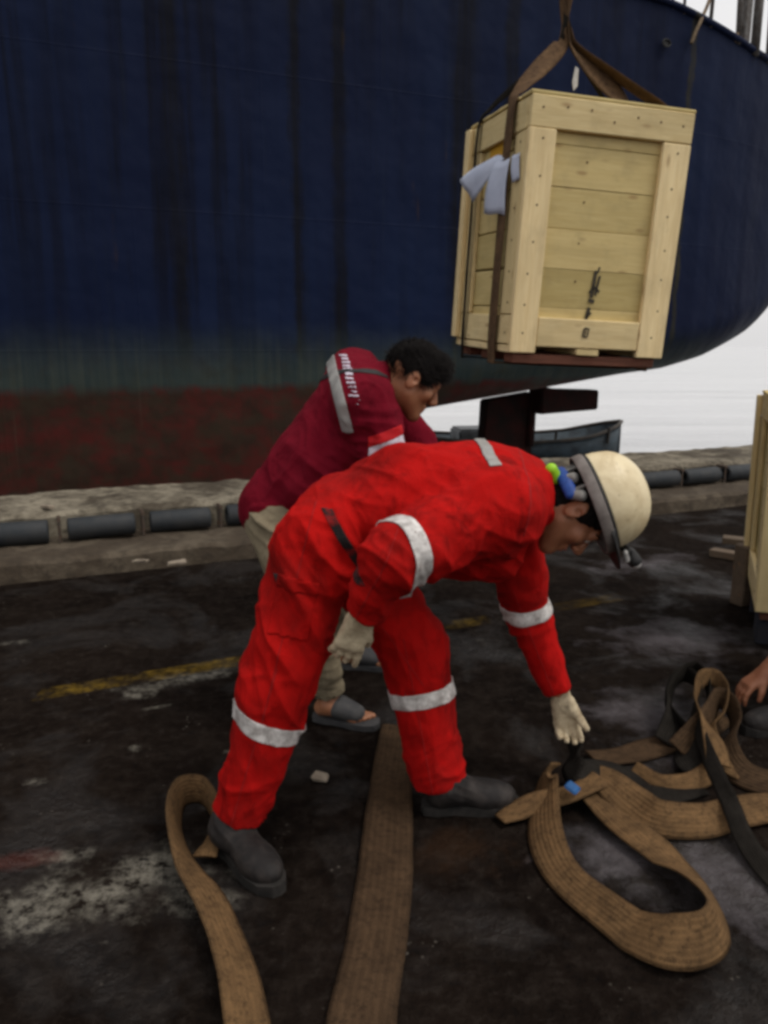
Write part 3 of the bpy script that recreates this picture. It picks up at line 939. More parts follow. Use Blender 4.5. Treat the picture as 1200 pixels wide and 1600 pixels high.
for s_, z_ in ((ship_at(1040, 68)[0], ship_at(1040, 68)[2]),):
    bm = bmesh.new()
    pts = [(s_ + .06 * math.cos(a) , -.02, z_ + .04 * math.sin(a)) for a in np.linspace(0, 2 * math.pi, 17)]
    tube_bm(pts, .010, 6, bm)
    bm.faces.new([bm.verts.new((s_ + .055 * math.cos(a), -.012, z_ + .035 * math.sin(a))) for a in np.linspace(0, 2 * math.pi, 16, endpoint=False)])
    bm_obj('scupper', bm, M['black'], ship)
# rudder gear: blade, stock, horizontal steering arm
s0, _, _ = ship_at(752, 660, 1.9); s1, _, _ = ship_at(826, 660, 1.9)
def slab(pts, y, th):
    bm = bmesh.new()
    a = [bm.verts.new((s, y - th / 2, z)) for s, z in pts]; b = [bm.verts.new((s, y + th / 2, z)) for s, z in pts]
    bm.faces.new(a); bm.faces.new(b[::-1])
    for i in range(len(pts)): bm.faces.new((a[i], b[i], b[(i + 1) % len(pts)], a[(i + 1) % len(pts)]))
    bmesh.ops.bevel(bm, geom=bm.edges[:], offset=.02, segments=2, affect='EDGES')
    bmesh.ops.recalc_face_normals(bm, faces=bm.faces[:])
    return bm
bm_obj('rudder_blade', slab([(s0, -2.2), (s1 - .05, -2.2), (s1, -.5), (s1, .72), (s0 + .02, .62), (s0 - .02, -.4)], 1.9, .22), M['rudder'], ship)
s2, _, za = ship_at(838, 613, 1.6); s3, _, zb_ = ship_at(925, 643, 1.6)
bm_obj('steering_arm', slab([(s2, zb_), (s3, zb_ + .04), (s3, za + .02), (s2 + .25, za + .03), (s2, za + .10)], 1.6, .30), M['rudder'], ship)
bm_obj('rudder_stock', tube_bm([(s2 + .03, 1.75, -.1), (s2 + .05, 1.75, 1.0)], .06, 10), M['rudder'], ship, True)

# ropes hanging over the ship's edge
def rope(name, pts, r, label, mat=None, n=8):
    c = catmull([list(p) for p in pts], 8)
    o = bm_obj(name, tube_bm([Vector(p) for p in c], r, n), mat or M['rope'], None, True)
    tag(o, label, 'rope')
    return o
def sw(u, v, off): 
    a, b_, z_ = ship_at(u, v, off)
    return SHIP_O + QD * a + QN * b_ + Vector((0, 0, z_))
rope('hanging_rope', [sw(1122, -60, .5), sw(1110, -5, .25), sw(1096, 30, .0), sw(1087, 50, -.05), sw(1080, 68, -.05)], .022, 'frayed brown rope end hanging over the ship edge against the sky')
rope('hanging_rope', [sw(1185, -60, .6), sw(1170, 0, .45), sw(1158, 38, .25), sw(1152, 54, .12), sw(1147, 66, .12)], .026, 'thicker brown rope over the ship edge beside the grey timber post')

# ------------------------------------------------------------------ small boat lying beyond the stern
def small_boat():
    L, B = 5.6, 1.7
    b = empty('small_boat', (3.0, 18.3, wz - .20), (0, 0, math.radians(9)))
    tag(b, 'low dark blue open boat on the water beyond the ship stern', 'boat')
    n, rows = 24, []
    for i in range(n + 1):
        t = i / n; x = -L / 2 + L * t
        w = B / 2 * (1 - abs(2 * t - 1.0) ** 3.2) ** .7 * (1 if t > .12 else .9) + .04
        sh = .58 + .22 * (2 * t - 1) ** 2 + (.14 if t > .8 else 0) * (t - .8) / .2
        rows.append([(x, -w, sh), (x, -w * .93, sh * .55), (x, -w * .7, .02), (x, 0, -.18), (x, w * .7, .02), (x, w * .93, sh * .55), (x, w, sh), (x, w * .9, sh - .02), (x, w * .6, .12), (x, 0, .08), (x, -w * .6, .12), (x, -w * .9, sh - .02)])
    m = 12
    V = [p for r in rows for p in r]; F = [(i * m + k, (i + 1) * m + k, (i + 1) * m + (k + 1) % m, i * m + (k + 1) % m) for i in range(n) for k in range(m)]
    F += [list(range(m))[::-1], [n * m + k for k in range(m)]]
    link('hull', mesh_np('hull', V, F), M['boat'], b, True)
    for sd in (0, 6): bm_obj('gunwale', tube_bm([Vector(r[sd]) + Vector((0, 0, .02)) for r in rows], .045, 6), M['boat_rail'], b, True)
    for x in (-1.4, 0.2, 1.5):
        q = box_bm(.24, 1.3, .04, .01); bmesh.ops.translate(q, verts=q.verts, vec=(x, -.65, .42)); bm_obj('thwart', q, M['old_wood'], b)
    q = box_bm(1.15, .95, .42, .05, .0, 2); bmesh.ops.translate(q, verts=q.verts, vec=(-1.35, -.47, .45)); bm_obj('engine_box', q, M['boat_pale'], b)
    for x, hh in ((-2.3, .75), (-.5, .55), (.9, .6), (2.2, .7)): bm_obj('post', tube_bm([(x, -.62, .5), (x + .02, -.62, .6 + hh * .4)], .035, 6), M['boat_rail'], b)
M['boat'] = mottled('boat_blue_grey_paint', (.045, .065, .080), (.015, .02, .025), 3, .6, .3)
M['boat_rail'] = mottled('boat_dark_rail', (.02, .018, .017), (.05, .04, .03), 6, .7, .3)
M['boat_pale'] = mottled('boat_pale_paint', (.16, .17, .18), (.08, .08, .08), 4, .6, .3)
small_boat()

# ------------------------------------------------------------------ wooden crates
def crate(name, loc, rz, tilt, W, D, H, label, marks=True):
    c = empty(name, loc, (tilt[0], tilt[1], rz))
    tag(c, label, 'crate')
    def board(nm, x, y, z, sx, sy, sz, mat='wood', along='x', parent=c, bev=.004):
        """grain runs along local X of the mesh"""
        L, a, b = {'x': (sx, sy, sz), 'y': (sy, sx, sz), 'z': (sz, sx, sy)}[along]
        bm = box_bm(L, a, b, bev, .0015)
        if along == 'y': R = Matrix(((0, 1, 0), (1, 0, 0), (0, 0, 1)))
        elif along == 'z': R = Matrix(((0, 1, 0), (0, 0, 1), (1, 0, 0)))
        else: R = Matrix.Identity(3)
        o = bm_obj(nm, bm, M[mat], parent)
        if R.determinant() < 0:
            o.data.flip_normals()
        o.matrix_local = Matrix.Translation((x, y, z)) @ R.to_4x4()
        return o
    th, pt = .024, .012
    # local axes: x along the front face, y into the crate, z up; the near lower corner is the origin
    # front (y=0) and back, recessed panel boards then the frame
    nb = 6
    inner0, inner1 = .0, H
    for face in ('front', 'back'):
        y = th if face == 'front' else D - th - pt
        hb = (H - .01) / nb
        for i in range(nb):
            board('panel_board', .006, y + random.uniform(-.0015, .0015), .005 + i * hb, W - .012, pt, hb - random.uniform(.0008, .0025), 'panel_wood', 'x', bev=.0012)
        y = 0 if face == 'front' else D - th
        board('top_rail', 0, y - .001, H - .115, W, th, .115)
        board('bottom_rail', .117, y + .001, 0, W - .245, th - .002, .12)
        board('stile', 0, y - .001, -.028, .115, th, H - .117 + .028, 'wood', 'z')
        board('stile', W - .126, y - .001, -.028, .126, th, H - .117 + .028, 'wood', 'z')
    for face in ('left', 'right'):
        x = th if face == 'left' else W - th - pt
        hb = (H - .01) / nb
        for i in range(nb):
            board('panel_board', x, th + pt + .004, .005 + i * hb, pt, D - 2 * (th + pt) - .008, hb - random.uniform(.004, .008), 'panel_wood', 'y')
        x = -.001 if face == 'left' else W - th + .001
        e = .027
        board('top_rail', x, e, H - .118, th, D - 2 * e, .115, 'wood', 'y')
        board('bottom_rail', x, e, .003, th, D - 2 * e, .12, 'wood', 'y')
        board('stile', x + (.001 if face == 'left' else -.001), e, .126, th - .002, .115, H - .118 - .129, 'wood', 'z')
        board('stile', x + (.001 if face == 'left' else -.001), D - e - .115, .126, th - .002, .115, H - .118 - .129, 'wood', 'z')
    # nail heads
    bm = bmesh.new()
    def nail(x, y, z, ax_):
        d = Vector((0, -.0015, 0)) if ax_ == 'y' else Vector((-.0015, 0, 0))
        tube_bm([Vector((x, y, z)), Vector((x, y, z)) + d], .0045, 6, bm)
    for i in range(nb):
        for fx in (.38,): nail(W * fx + random.uniform(-.01, .01), th - .001, .005 + (i + .5) * H / nb + random.uniform(-.03, .03), 'y')
    for z in np.linspace(.05, H - .16, 7):
        for x in (.055, W - .06): nail(x + random.uniform(-.008, .008), -.001, z + random.uniform(-.01, .01), 'y')
        nail(-.002, .07 + random.uniform(-.01, .01), z, 'x')
    for x in np.linspace(.05, W - .05, 7): nail(x, -.001, H - .03 - random.uniform(0, .05), 'y')
    tag(bm_obj('nail', bm, M['nail'], c), kind='stuff')
    # outer corner batten at the far left
    board('corner_batten', -.028, D - .05, .01, .026, .052, H - .02, 'wood', 'z')
    # lid boards
    for i in range(6):
        board('lid_board', -.004, i * D / 6 + .002, H + .001, W + .008, D / 6 - .005, .014, 'panel_wood', 'x')
    # pallet cleats and skids
    for x in (.0, W / 2 - .055, W - .10):
        board('cleat', x + .002, .004 if .1 < x < W - .2 else .026, -.030, .105, D - (.008 if .1 < x < W - .2 else .052), .028, 'wood', 'y')
    for y in (.02, D / 2 - .05, D - .13):
        board('skid', -.004 + .03, y, -.072, W - .05, .10, .040, 'red_wood', 'x')
    return c

CR_W, CR_D, CR_H = .718, .68, .95
near = Vector((.522, 3.259, 1.402))
cr = crate('wooden_crate', near, math.radians(13.9), (math.radians(3.0), math.radians(2.3)), CR_W, CR_D, CR_H, 'pale wooden crate hanging from a brown sling in front of the ship')
def cw(x, y, z):
    return cr_mat @ Vector((x, y, z))
bpy.context.view_layer.update()
cr_mat = cr.matrix_world.copy()
# stencil marks on the front panel
def mark(parent, strokes, y):
    bm = bmesh.new()
    for (x0, z0, x1, z1, w) in strokes:
        d = Vector((x1 - x0, 0, z1 - z0)).normalized(); n = Vector((-d.z, 0, d.x)) * w / 2
        a, b = Vector((x0, y, z0)), Vector((x1, y, z1))
        q = [a + n, a - n, b - n, b + n]
        lo = [bm.verts.new(p) for p in q]; hi = [bm.verts.new(p + Vector((0, .0015, 0))) for p in q]
        bm.faces.new(lo); bm.faces.new(hi[::-1])
        for i in range(4): bm.faces.new((lo[i], hi[i], hi[(i + 1) % 4], lo[(i + 1) % 4]))
    bmesh.ops.recalc_face_normals(bm, faces=bm.faces[:])
    return bm_obj('stencil_mark', bm, M['ink'], parent)
mark(cr, [(.365, .32, .355, .21, .014), (.355, .26, .390, .235, .012), (.385, .30, .372, .22, .010), (.345, .20, .372, .195, .016), (.352, .17, .343, .12, .016), (.345, .13, .362, .15, .012), (.38, .335, .372, .31, .008), (.362, .25, .345, .23, .01)], th_y := .0195)
mark(cr, [(.330, .085, .350, .083, .006), (.328, .083, .324, .050, .006), (.350, .083, .346, .050, .006), (.325, .050, .346, .048, .006), (.337, .083, .334, .05, .004)], -.0035)
# envelope and sticker on the left face
bm = bmesh.new()
def sheet(grid, th=.002):
    n, m = len(grid), len(grid[0])
    vs = [[bm.verts.new(p) for p in r] for r in grid]
    for i in range(n - 1):
        for k in range(m - 1): bm.faces.new((vs[i][k], vs[i + 1][k], vs[i + 1][k + 1], vs[i][k + 1]))
def lerp_grid(c, n=7, bulge=.02, ph=0.0):
    a, b, d, e = [Vector(x) for x in c]
    g = []
    for i in range(n):
        r = []
        for k in range(n):
            s, t = i / (n - 1), k / (n - 1)
            p = a.lerp(b, t).lerp(d.lerp(e, t), s)
            p += Vector((-bulge * math.sin(math.pi * s) * (.6 + .4 * math.sin(5 * t + ph)), bulge * .4 * math.sin(4 * s + ph), bulge * .3 * math.sin(7 * t + 3 * s)))
            r.append(p)
        g.append(r)
    return g
def envelope(c, bul, ph, label, cat):
    global bm
    bm = bmesh.new()
    sheet(lerp_grid([P(*q) for q in c], 8, bul, ph))
    o = bm_obj('envelope', bm, M['paper'], None, True)
    o.modifiers.new('t', 'SOLIDIFY').thickness = .002
    tag(o, label, cat)
bm.free()
envelope([(771, 246, 3.52), (797, 238, 3.36), (718, 282, 3.66), (738, 316, 3.60)], .018, 0, "pale blue envelope flapping out from the hanging crate's side", 'envelope')
envelope([(772, 256, 3.46), (797, 246, 3.34), (756, 334, 3.50), (788, 336, 3.36)], .012, 1.5, "pale blue envelope hanging flat down the crate's side under the sling", 'envelope')
envelope([(800, 244, 3.32), (812, 238, 3.275), (800, 286, 3.32), (811, 280, 3.275)], .006, .6, "small pale paper between the sling and the crate's near corner", 'paper')
bm = box_bm(.003, .22, .11, .0005); bmesh.ops.translate(bm, verts=bm.verts, vec=(.0185, .24, .735))
bm_obj('sticker', bm, M['yellow_label'], cr)

# ------------------------------------------------------------------ webbing
def ribbon(name, rows, mat, label, cat='sling', thick=.008, n=10, across=7, cup=.0, parent=None, wav=.004, twist_noise=.0):
    """rows: (position, side vector, width); a flat strap swept along them with real thickness and UVs"""
    R = []
    for p, sd, w in rows:
        sd = Vector(sd).normalized(); R.append(list(p) + list(sd) + [w])
    C = catmull(R, n)
    pos, sd, wd = C[:, :3], C[:, 3:6], C[:, 6]
    q_ = pos + rng.random(3) * 30
    pos = pos + np.stack([vnoise(q_, 3), vnoise(q_ + 9, 3), 0 * wd], 1) * .030 * twist_noise
    wd = wd * (1 + .30 * twist_noise * vnoise(q_ + 21, 4))
    tan = np.gradient(pos, axis=0); tan /= np.linalg.norm(tan, axis=1, keepdims=True) + 1e-9
    sd = sd - tan * (sd * tan).sum(1, keepdims=True); sd /= np.linalg.norm(sd, axis=1, keepdims=True) + 1e-9
    nr = np.cross(tan, sd)
    ra = (.9 * twist_noise * vnoise(q_ + 33, 4))[:, None]
    sd, nr = sd * np.cos(ra) + nr * np.sin(ra), nr * np.cos(ra) - sd * np.sin(ra)
    if twist_noise: pos = pos + np.stack([0 * wd, 0 * wd, np.abs(np.sin(ra[:, 0])) * wd * .5], 1)
    ln = np.concatenate([[0], np.cumsum(np.linalg.norm(np.diff(pos, axis=0), axis=1))])
    V, UV = [], []
    seedv = rng.random(3) * 40
    for i in range(len(pos)):
        for top in (1, -1):
            for k in range(across):
                a = k / (across - 1) - .5
                edge = 1 - (abs(a) * 2) ** 6 * .6
                q = pos[i] + sd[i] * a * wd[i] + nr[i] * (top * thick / 2 * edge + cup * (4 * a * a - .5) * wd[i])
                V.append(q); UV.append((a + .5, ln[i]))
    V = np.array(V)
    m = across
    ctr = np.repeat(pos, 2 * m, axis=0)
    dn = wav * 2 * vnoise(ctr + seedv + np.tile(np.concatenate([np.arange(m), np.arange(m)]) * .02, len(pos))[:, None], 9)
    V = V + np.repeat(nr, 2 * m, axis=0) * dn[:, None] + np.repeat(sd, 2 * m, axis=0) * (wav * vnoise(ctr + 17 + seedv, 12))[:, None]
    F = []
    st = 2 * m
    for i in range(len(pos) - 1):
        for k in range(m - 1):
            F.append((i * st + k, i * st + k + 1, (i + 1) * st + k + 1, (i + 1) * st + k))
            F.append((i * st + m + k + 1, i * st + m + k, (i + 1) * st + m + k, (i + 1) * st + m + k + 1))
        F.append((i * st + m, i * st, (i + 1) * st, (i + 1) * st + m))
        F.append((i * st + m - 1, i * st + 2 * m - 1, (i + 1) * st + 2 * m - 1, (i + 1) * st + m - 1))
    for b in (0, (len(pos) - 1) * st):
        for k in range(m - 1):
            q = (b + k + 1, b + k, b + m + k, b + m + k + 1)
            F.append(q if b == 0 else q[::-1])
    me = mesh_np(name, V, F)
    uvl = me.uv_layers.new(name='UVMap')
    li = np.empty(len(me.loops), dtype=np.int32); me.loops.foreach_get('vertex_index', li)
    uvl.data.foreach_set('uv', np.array(UV, dtype=np.float32)[li].ravel())
    o = link(name, me, M[mat], parent, True)
    if label: tag(o, label, cat)
    return o

UPV = Vector((0, 0, 1))
def lie(pix, mat, label, w0=.13, name='webbing_sling', n=18, cup=0.0, zoff=.008, **kw):
    """strap on the ground: (u, v, height, width, roll) rows, roll 0 = flat, 90 = on edge"""
    pts = [G(a[0], a[1], (a[2] if len(a) > 2 else 0) + zoff) for a in pix]
    rows = []
    for i, a in enumerate(pix):
        t = (pts[min(i + 1, len(pts) - 1)] - pts[max(i - 1, 0)]); t.z = 0; t.normalize()
        w = a[3] if len(a) > 3 else w0
        roll = math.radians(a[4]) if len(a) > 4 else 0
        flat = Vector((-t.y, t.x, 0))
        sd = flat * math.cos(roll) + UPV * math.sin(roll)
        p = pts[i].copy()
        low = abs(math.sin(roll)) * w / 2
        if p.z < low + zoff:                                   # keep the lower edge on the ground, same spot in the view
            p = G(a[0], a[1], low + zoff)
        rows.append((p, sd, w))
    kw.setdefault('twist_noise', 1.0)
    return ribbon(name, rows, mat, label, n=n, cup=cup, **kw)

# sling of the hanging crate: two legs from the hook, round the left side, under and up the right side
hook_pt = P(884, 62, 3.52)
hook_top = P(886, -120, 3.52)
sx = Vector(cr_mat.col[0][:3]); sy = Vector(cr_mat.col[1][:3]); sz = Vector(cr_mat.col[2][:3])
sl = empty('crate_sling', hook_pt)
tag(sl, 'brown webbing sling wrapped round the hanging crate and gathered at the hook', 'sling')
def sling_loop(yc, w, mat, x_in, nm='webbing_strap'):
    rows = [(hook_top + Vector((-.012, 0, 0)), sy + sx, w * .5), (hook_top.lerp(hook_pt, .5) + Vector((.012, 0, 0)), sy - sx * .6, w * .55), (hook_pt + Vector((-.012, 0, .03)), sy, .05)]
    a = cw(-.012, yc, CR_H + .02)
    f1 = (a - hook_pt).normalized().cross(Vector((.25, .95, 0))) * (-1 if (a - hook_pt).cross(Vector((.25, .95, 0))).dot(sy) < 0 else 1)
    rows += [(hook_pt.lerp(a, .12), f1, w * .8), (hook_pt.lerp(a, .5), f1 + sy * .3, w), (hook_pt.lerp(a, .86), f1 * .6 + sy, w), (cw(-.016, yc, CR_H - .03), sy, w), (cw(-.018, yc, CR_H * .6), sy, w),
             (cw(-.018, yc, CR_H * .25), sy, w), (cw(-.012, yc, -.05), sy, w), (cw(.03, yc, -.080), sy, w), (cw(CR_W * .5, yc, -.083), sy, w), (cw(CR_W - .03, yc, -.080), sy, w),
             (cw(CR_W + .018, yc, -.04), sy, w), (cw(CR_W + .020, yc, CR_H * .5), sy, w), (cw(CR_W + .018, yc, CR_H - .03), sy, w)]
    b = cw(CR_W + .005, yc, CR_H + .025)
    rows += [(b.lerp(hook_pt, .1), sy, w), (b.lerp(hook_pt, .5), sy + f1 * .2, w * 1.0), (b.lerp(hook_pt, .88), sy, w * .7), (hook_pt + Vector((.012, 0, .03)), sy, .05), (hook_top.lerp(hook_pt, .5) + Vector((-.012, .01, 0)), sy + sx * .5, w * .55), (hook_top + Vector((.012, 0, 0)), sy - sx, w * .5)]
    o = ribbon(nm, rows, mat, None, thick=.007, n=8, wav=.002)
    o.parent = sl; o.matrix_parent_inverse = Matrix.Translation(-Vector(hook_pt))
sling_loop(.17, .085, 'web_crate', 0)
sling_loop(.545, .030, 'web_dark', 0)
# wide right leg and the gathered strap up to the hook
rt_ = cw(CR_W * .78, .20, CR_H + .03)
rows = [(hook_top + Vector((0, .02, 0)), sy - sx, .06), (hook_pt + Vector((.0, .01, .05)), sy + sz * .3, .07), (hook_pt.lerp(rt_, .25), sy * .6 + sx * .5 + sz * .6, .11), (hook_pt.lerp(rt_, .65), sy * .6 + sx * .6 + sz * .8, .125), (rt_, sy + sx * .3 + sz * .5, .12), (cw(CR_W * .93, .22, CR_H + .028), sy, .115), (cw(CR_W + .026, .22, CR_H - .06), sy, .11), (cw(CR_W + .026, .22, CR_H * .4), sy, .11)]
o = ribbon('webbing_strap', rows, 'web_crate', None, n=8, wav=.003); o.parent = sl; o.matrix_parent_inverse = Matrix.Translation(-Vector(hook_pt))
hk = empty('crane_hook', hook_top)
tag(hk, 'rusty crane hook and line holding the sling at the top', 'hook')
def hk_part(nm, pts, r, mat, n=10):
    bm = tube_bm(pts, r, n); me = bpy.data.meshes.new(nm); bm.normal_update(); bm.to_mesh(me); bm.free()
    return wlink(nm, me, mat, hk)
hp = hook_top - Vector((0, 0, .03))
hook_curve = catmull([list(hp + Vector(q)) for q in ((.055, 0, .075), (.050, 0, .03), (.012, 0, .005), (-.026, 0, .02), (-.032, 0, .065), (-.01, 0, .11), (0, 0, .15), (0, 0, .20))], 6)
hk_part('hook', [Vector(p) for p in hook_curve], [.006 + .010 * min(1, i / 12) for i in range(len(hook_curve))], M['steel'])
hk_part('swivel', [hp + Vector((0, 0, .19)), hp + Vector((0, 0, .215)), hp + Vector((.0, 0, .26)), hp + Vector((0, 0, .28))], [.018, .027, .027, .014], M['steel'])
hk_part('hoist_line', [hp + Vector((0, 0, .27)), hp + Vector((.02, 0, 2.0)), hp + Vector((.05, 0, 9.0))], .011, M['rope'])
# small white tag swinging under the hook
bm = bmesh.new(); v = [bm.verts.new(P(a, b, 3.45)) for a, b in ((899, 104), (904, 108), (902, 135), (896, 142), (894, 128))]; bm.faces.new(v)
tg = bm_obj('tag', bm, M['lamp_glass'], sl); tg.matrix_parent_inverse = Matrix.Translation(-Vector(hook_pt)); tg.modifiers.new('t', 'SOLIDIFY').thickness = .003

# second crate on blocks at the right edge
c2 = crate('wooden_crate', P(1180, 947, 3.42), math.radians(-22), (0, math.radians(-.6)), .72, .70, .95, 'pale wooden crate standing on dark blocks at the right edge')
c2z = c2.location.z - .075
bpy.context.view_layer.update()
c2m = c2.matrix_world.copy()
for i, (x, y, lb) in enumerate(((.02, .06, 'dark block under the near corner of the standing crate'), (.02, .52, 'dark block under the far left corner of the standing crate'), (.56, .06, 'dark block under the near right corner of the standing crate'), (.56, .52, 'dark block under the far right corner of the standing crate'))):
    p = c2m @ Vector((x, y, 0))
    bm = box_bm(.17, .20, c2z, .010, .004)
    o = bm_obj('support_block', bm, M['block']); o.location = (p.x, p.y, 0); o.rotation_euler = (0, 0, math.radians(-25 + random.uniform(-4, 4)))
    tag(o, lb, 'block')
def plank(name, a, b, w, th, z, label, mat='old_wood', tilt=0.0):
    a, b = Vector(a), Vector(b); d = b - a
    bm = box_bm(d.length, w, th, .004, .004)
    bmesh.ops.translate(bm, verts=bm.verts, vec=(0, -w / 2, 0))
    o = bm_obj(name, bm, M[mat]); o.location = (a.x, a.y, z); o.rotation_euler = (tilt, 0, math.atan2(d.y, d.x))
    tag(o, label, 'plank'); return o
plank('timber_plank', G(1112, 868), G(1330, 905), .11, .05, .001, 'lower weathered plank beside the standing crate')
plank('timber_plank', G(1128, 848, .05), G(1320, 870, .05), .10, .045, .053, 'upper weathered plank lying on another beside the standing crate')
b = box_bm(.10, .10, .34, .008, .004)
o = bm_obj('timber_post', b, M['old_wood']); o.location = G(1158, 950); o.rotation_euler = (0, 0, .3); tag(o, 'short weathered timber upright beside the standing crate', 'post')
for (u, v, z, sx_, sy_, lb) in ((228, 880, .0, .05, .09, 'pale pointed chip on the kerb step'), (262, 884, .0, .11, .05, 'pale flat chip beside the pointed one on the kerb step'), (510, 1225, 0, .045, .05, 'small tan chip on the asphalt between the boots'),
                                (25, 880, 0, .09, .05, 'dull chip by the kerb at the left edge'), (75, 795, 0, .05, .09, 'pale splinter at the kerb above the pipes')):
    zz = .132 if v in (880, 884) and u > 100 else (.31 if v == 795 else 0)
    bm = box_bm(sx_, sy_, .014, .003, .008)
    o = bm_obj('wood_chip', bm, M['chip']); o.location = G(u, v, zz + .003); o.rotation_euler = (0, 0, random.uniform(0, 2)); tag(o, lb, 'chip')

# slings on the ground
lie([(560, 1700, 0, .145), (562, 1600, 0, .145), (585, 1480, 0, .145), (598, 1380, 0, .145), (607, 1280, .004, .143), (613, 1200, .004, .138), (618, 1165, .003, .132), (622, 1135, 0, .128)], 'web_brown',
    'wide flat brown sling running straight between the red worker\'s boots', twist_noise=.3)
lie([(400, 1700, 0, .10, 20), (388, 1600, 0, .10, 25), (366, 1510, .01, .10, 30), (335, 1425, .01, .10, 35), (303, 1370, .02, .10, 45), (283, 1325, .02, .095, 62), (274, 1280, .02, .09, 85), (286, 1245, .02, .09, 95), (318, 1240, .02, .085, 92), (338, 1270, .02, .08, 80),
     (334, 1310, .01, .08, 60), (322, 1345, .0, .08, 20)], 'web', 'tan sling curling into a loop by the rear boot')
lie([(868, 1195, .10, .11, 60), (852, 1225, .03, .12, 50), (850, 1285, 0, .10, 35), (872, 1350, 0, .10, 25), (915, 1405, 0, .105, 20), (975, 1450, .01, .105, 30), (1045, 1478, .02, .115, 50), (1105, 1470, .03, .11, 65), (1122, 1435, .03, .11, 55), (1090, 1390, .015, .11, 25),
     (1040, 1345, .012, .11, 10), (980, 1295, .018, .11, 5), (935, 1255, .025, .11, 0), (905, 1232, .03, .10, 10)], 'web', 'tan sling laid in a long open loop at the lower right')
lie([(780, 1282, 0, .06, 10), (810, 1270, .01, .075, 25), (850, 1255, .03, .075, 30), (890, 1246, .045, .07, 20), (915, 1236, .055, .07, 5), (945, 1222, .05, .07, 0)], 'web', 'short tan sling end reaching left to the front boot')
lie([(915, 1205, .04, .10, 10), (950, 1222, .045, .11, 5), (990, 1255, .03, .11, 15), (1030, 1280, .03, .10, 30), (1090, 1283, .03, .10, 35), (1150, 1272, .03, .10, 30), (1210, 1265, .02, .11, 20), (1300, 1262, .0, .11, 10)], 'web', 'tan sling running to the right edge behind the long loop')
lie([(925, 1190, .01, .11, 5), (985, 1178, .0, .115, 0), (1050, 1158, .0, .115, 0), (1095, 1140, .01, .11, 5), (1130, 1120, .02, .1, 10)], 'web_brown', 'brown sling lying flat behind the gloved hand')
lie([(990, 1205, .0, .06, 30), (1030, 1225, .0, .07, 30), (1075, 1223, .01, .07, 30), (1108, 1208, .02, .07, 30), (1120, 1185, .03, .06, 40)], 'web', 'small tan bend of sling under the knot')
lie([(1120, 1200, .05, .09, 30), (1112, 1165, .08, .09, 40), (1098, 1130, .11, .08, 60), (1082, 1095, .12, .07, 75), (1090, 1062, .14, .07, 80), (1115, 1060, .14, .07, 80), (1132, 1085, .12, .07, 80), (1122, 1118, .09, .07, 60), (1100, 1142, .06, .08, 40), (1125, 1190, .03, .09, 20), (1160, 1215, .0, .09, 10)], 'web',
    'tan sling standing up in a knotted loop near the bare hand')
lie([(1085, 1150, .03, .075, 40), (1060, 1130, .05, .075, 60), (1040, 1100, .07, .07, 80), (1042, 1070, .08, .07, 85), (1065, 1055, .09, .07, 85), (1090, 1070, .10, .06, 75), (1086, 1110, .10, .06, 60), (1092, 1150, .09, .055, 50), (1112, 1200, .07, .055, 40), (1138, 1255, .07, .055, 35),
     (1160, 1310, .03, .055, 30), (1195, 1360, .01, .06, 20), (1240, 1410, .0, .06, 0)], 'web_dark', 'black strap knotted in a loop and trailing to the right edge')
lie([(892, 1128, .20, .035, 80), (893, 1150, .155, .05, 80), (895, 1175, .11, .07, 75), (890, 1198, .08, .09, 60), (905, 1215, .07, .10, 40), (935, 1205, .05, .10, 20), (975, 1215, .02, .08, 10), (1010, 1240, .01, .07, 5), (1050, 1248, .0, .07, 5), (1100, 1235, 0, .07, 0)], 'web_dark', 'black strap bunched under the reaching gloved hand')
lie([(1060, 1175, .02, .10, 30), (1085, 1150, .06, .10, 45), (1108, 1120, .09, .10, 60), (1118, 1090, .11, .09, 75), (1140, 1100, .10, .09, 80), (1150, 1130, .07, .09, 70), (1138, 1165, .05, .10, 50), (1150, 1200, .02, .10, 25), (1190, 1225, .0, .10, 10), (1240, 1235, .0, .1, 0)], 'web_brown',
    'brown sling folded thickly through the knot and off to the right edge')
lie([(1045, 1165, .01, .09, 20), (1058, 1125, .05, .10, 55), (1050, 1090, .08, .10, 80), (1062, 1062, .10, .09, 85), (1090, 1052, .10, .09, 85), (1108, 1075, .09, .09, 80), (1100, 1115, .07, .09, 70), (1080, 1150, .04, .09, 50), (1075, 1185, .02, .09, 30), (1088, 1212, .0, .09, 10)], 'web_dark',
    'thick black strap bundled round the knot behind the tan loop')
bm = box_bm(.036, .042, .012, .005); o = bm_obj('blue_tag', bm, M['blue_tag']); o.location = G(898, 1245, .075); o.rotation_euler = (.35, -.2, .8); tag(o, 'small bright blue tag on the sling crossing', 'tag')

# ------------------------------------------------------------------ worker in the red coverall
w1 = empty('person', (-.1, 2.05, 0))
tag(w1, 'person in red coverall and cream helmet bending down to grab a sling', 'person')
J = dict(hipR=P(492, 842, 2.00), hipL=P(530, 846, 2.22), knR=P(436, 1075, 1.95), knL=P(645, 1010, 2.20), anR=P(377, 1272, 1.93), anL=P(684, 1222, 2.14),
         shR=P(770, 795, 1.93), shL=P(795, 800, 2.30), elR=P(612, 872, 1.76), elL=P(822, 955, 2.34), wrR=P(569, 955, 1.845), wrL=P(872, 1080, 2.30), neck=P(862, 790, 2.11))
HF, HU, HR = frame((.36, -.10, -.93), (.94, -.04, .33))
HC = P(898, 796, 2.09)
s = Solid()
body_prims(s, J, .92)
head_prims(s, HC, HF, HU, HR)
s.cap(J['neck'] - HU * .03, HC - HU * .05 - HF * .02, .056, .056, .03)
body1 = solid_obj('body', s, .0042, M['skin'], w1, it=2)
head_parts(w1, HC, HF, HU, HR)
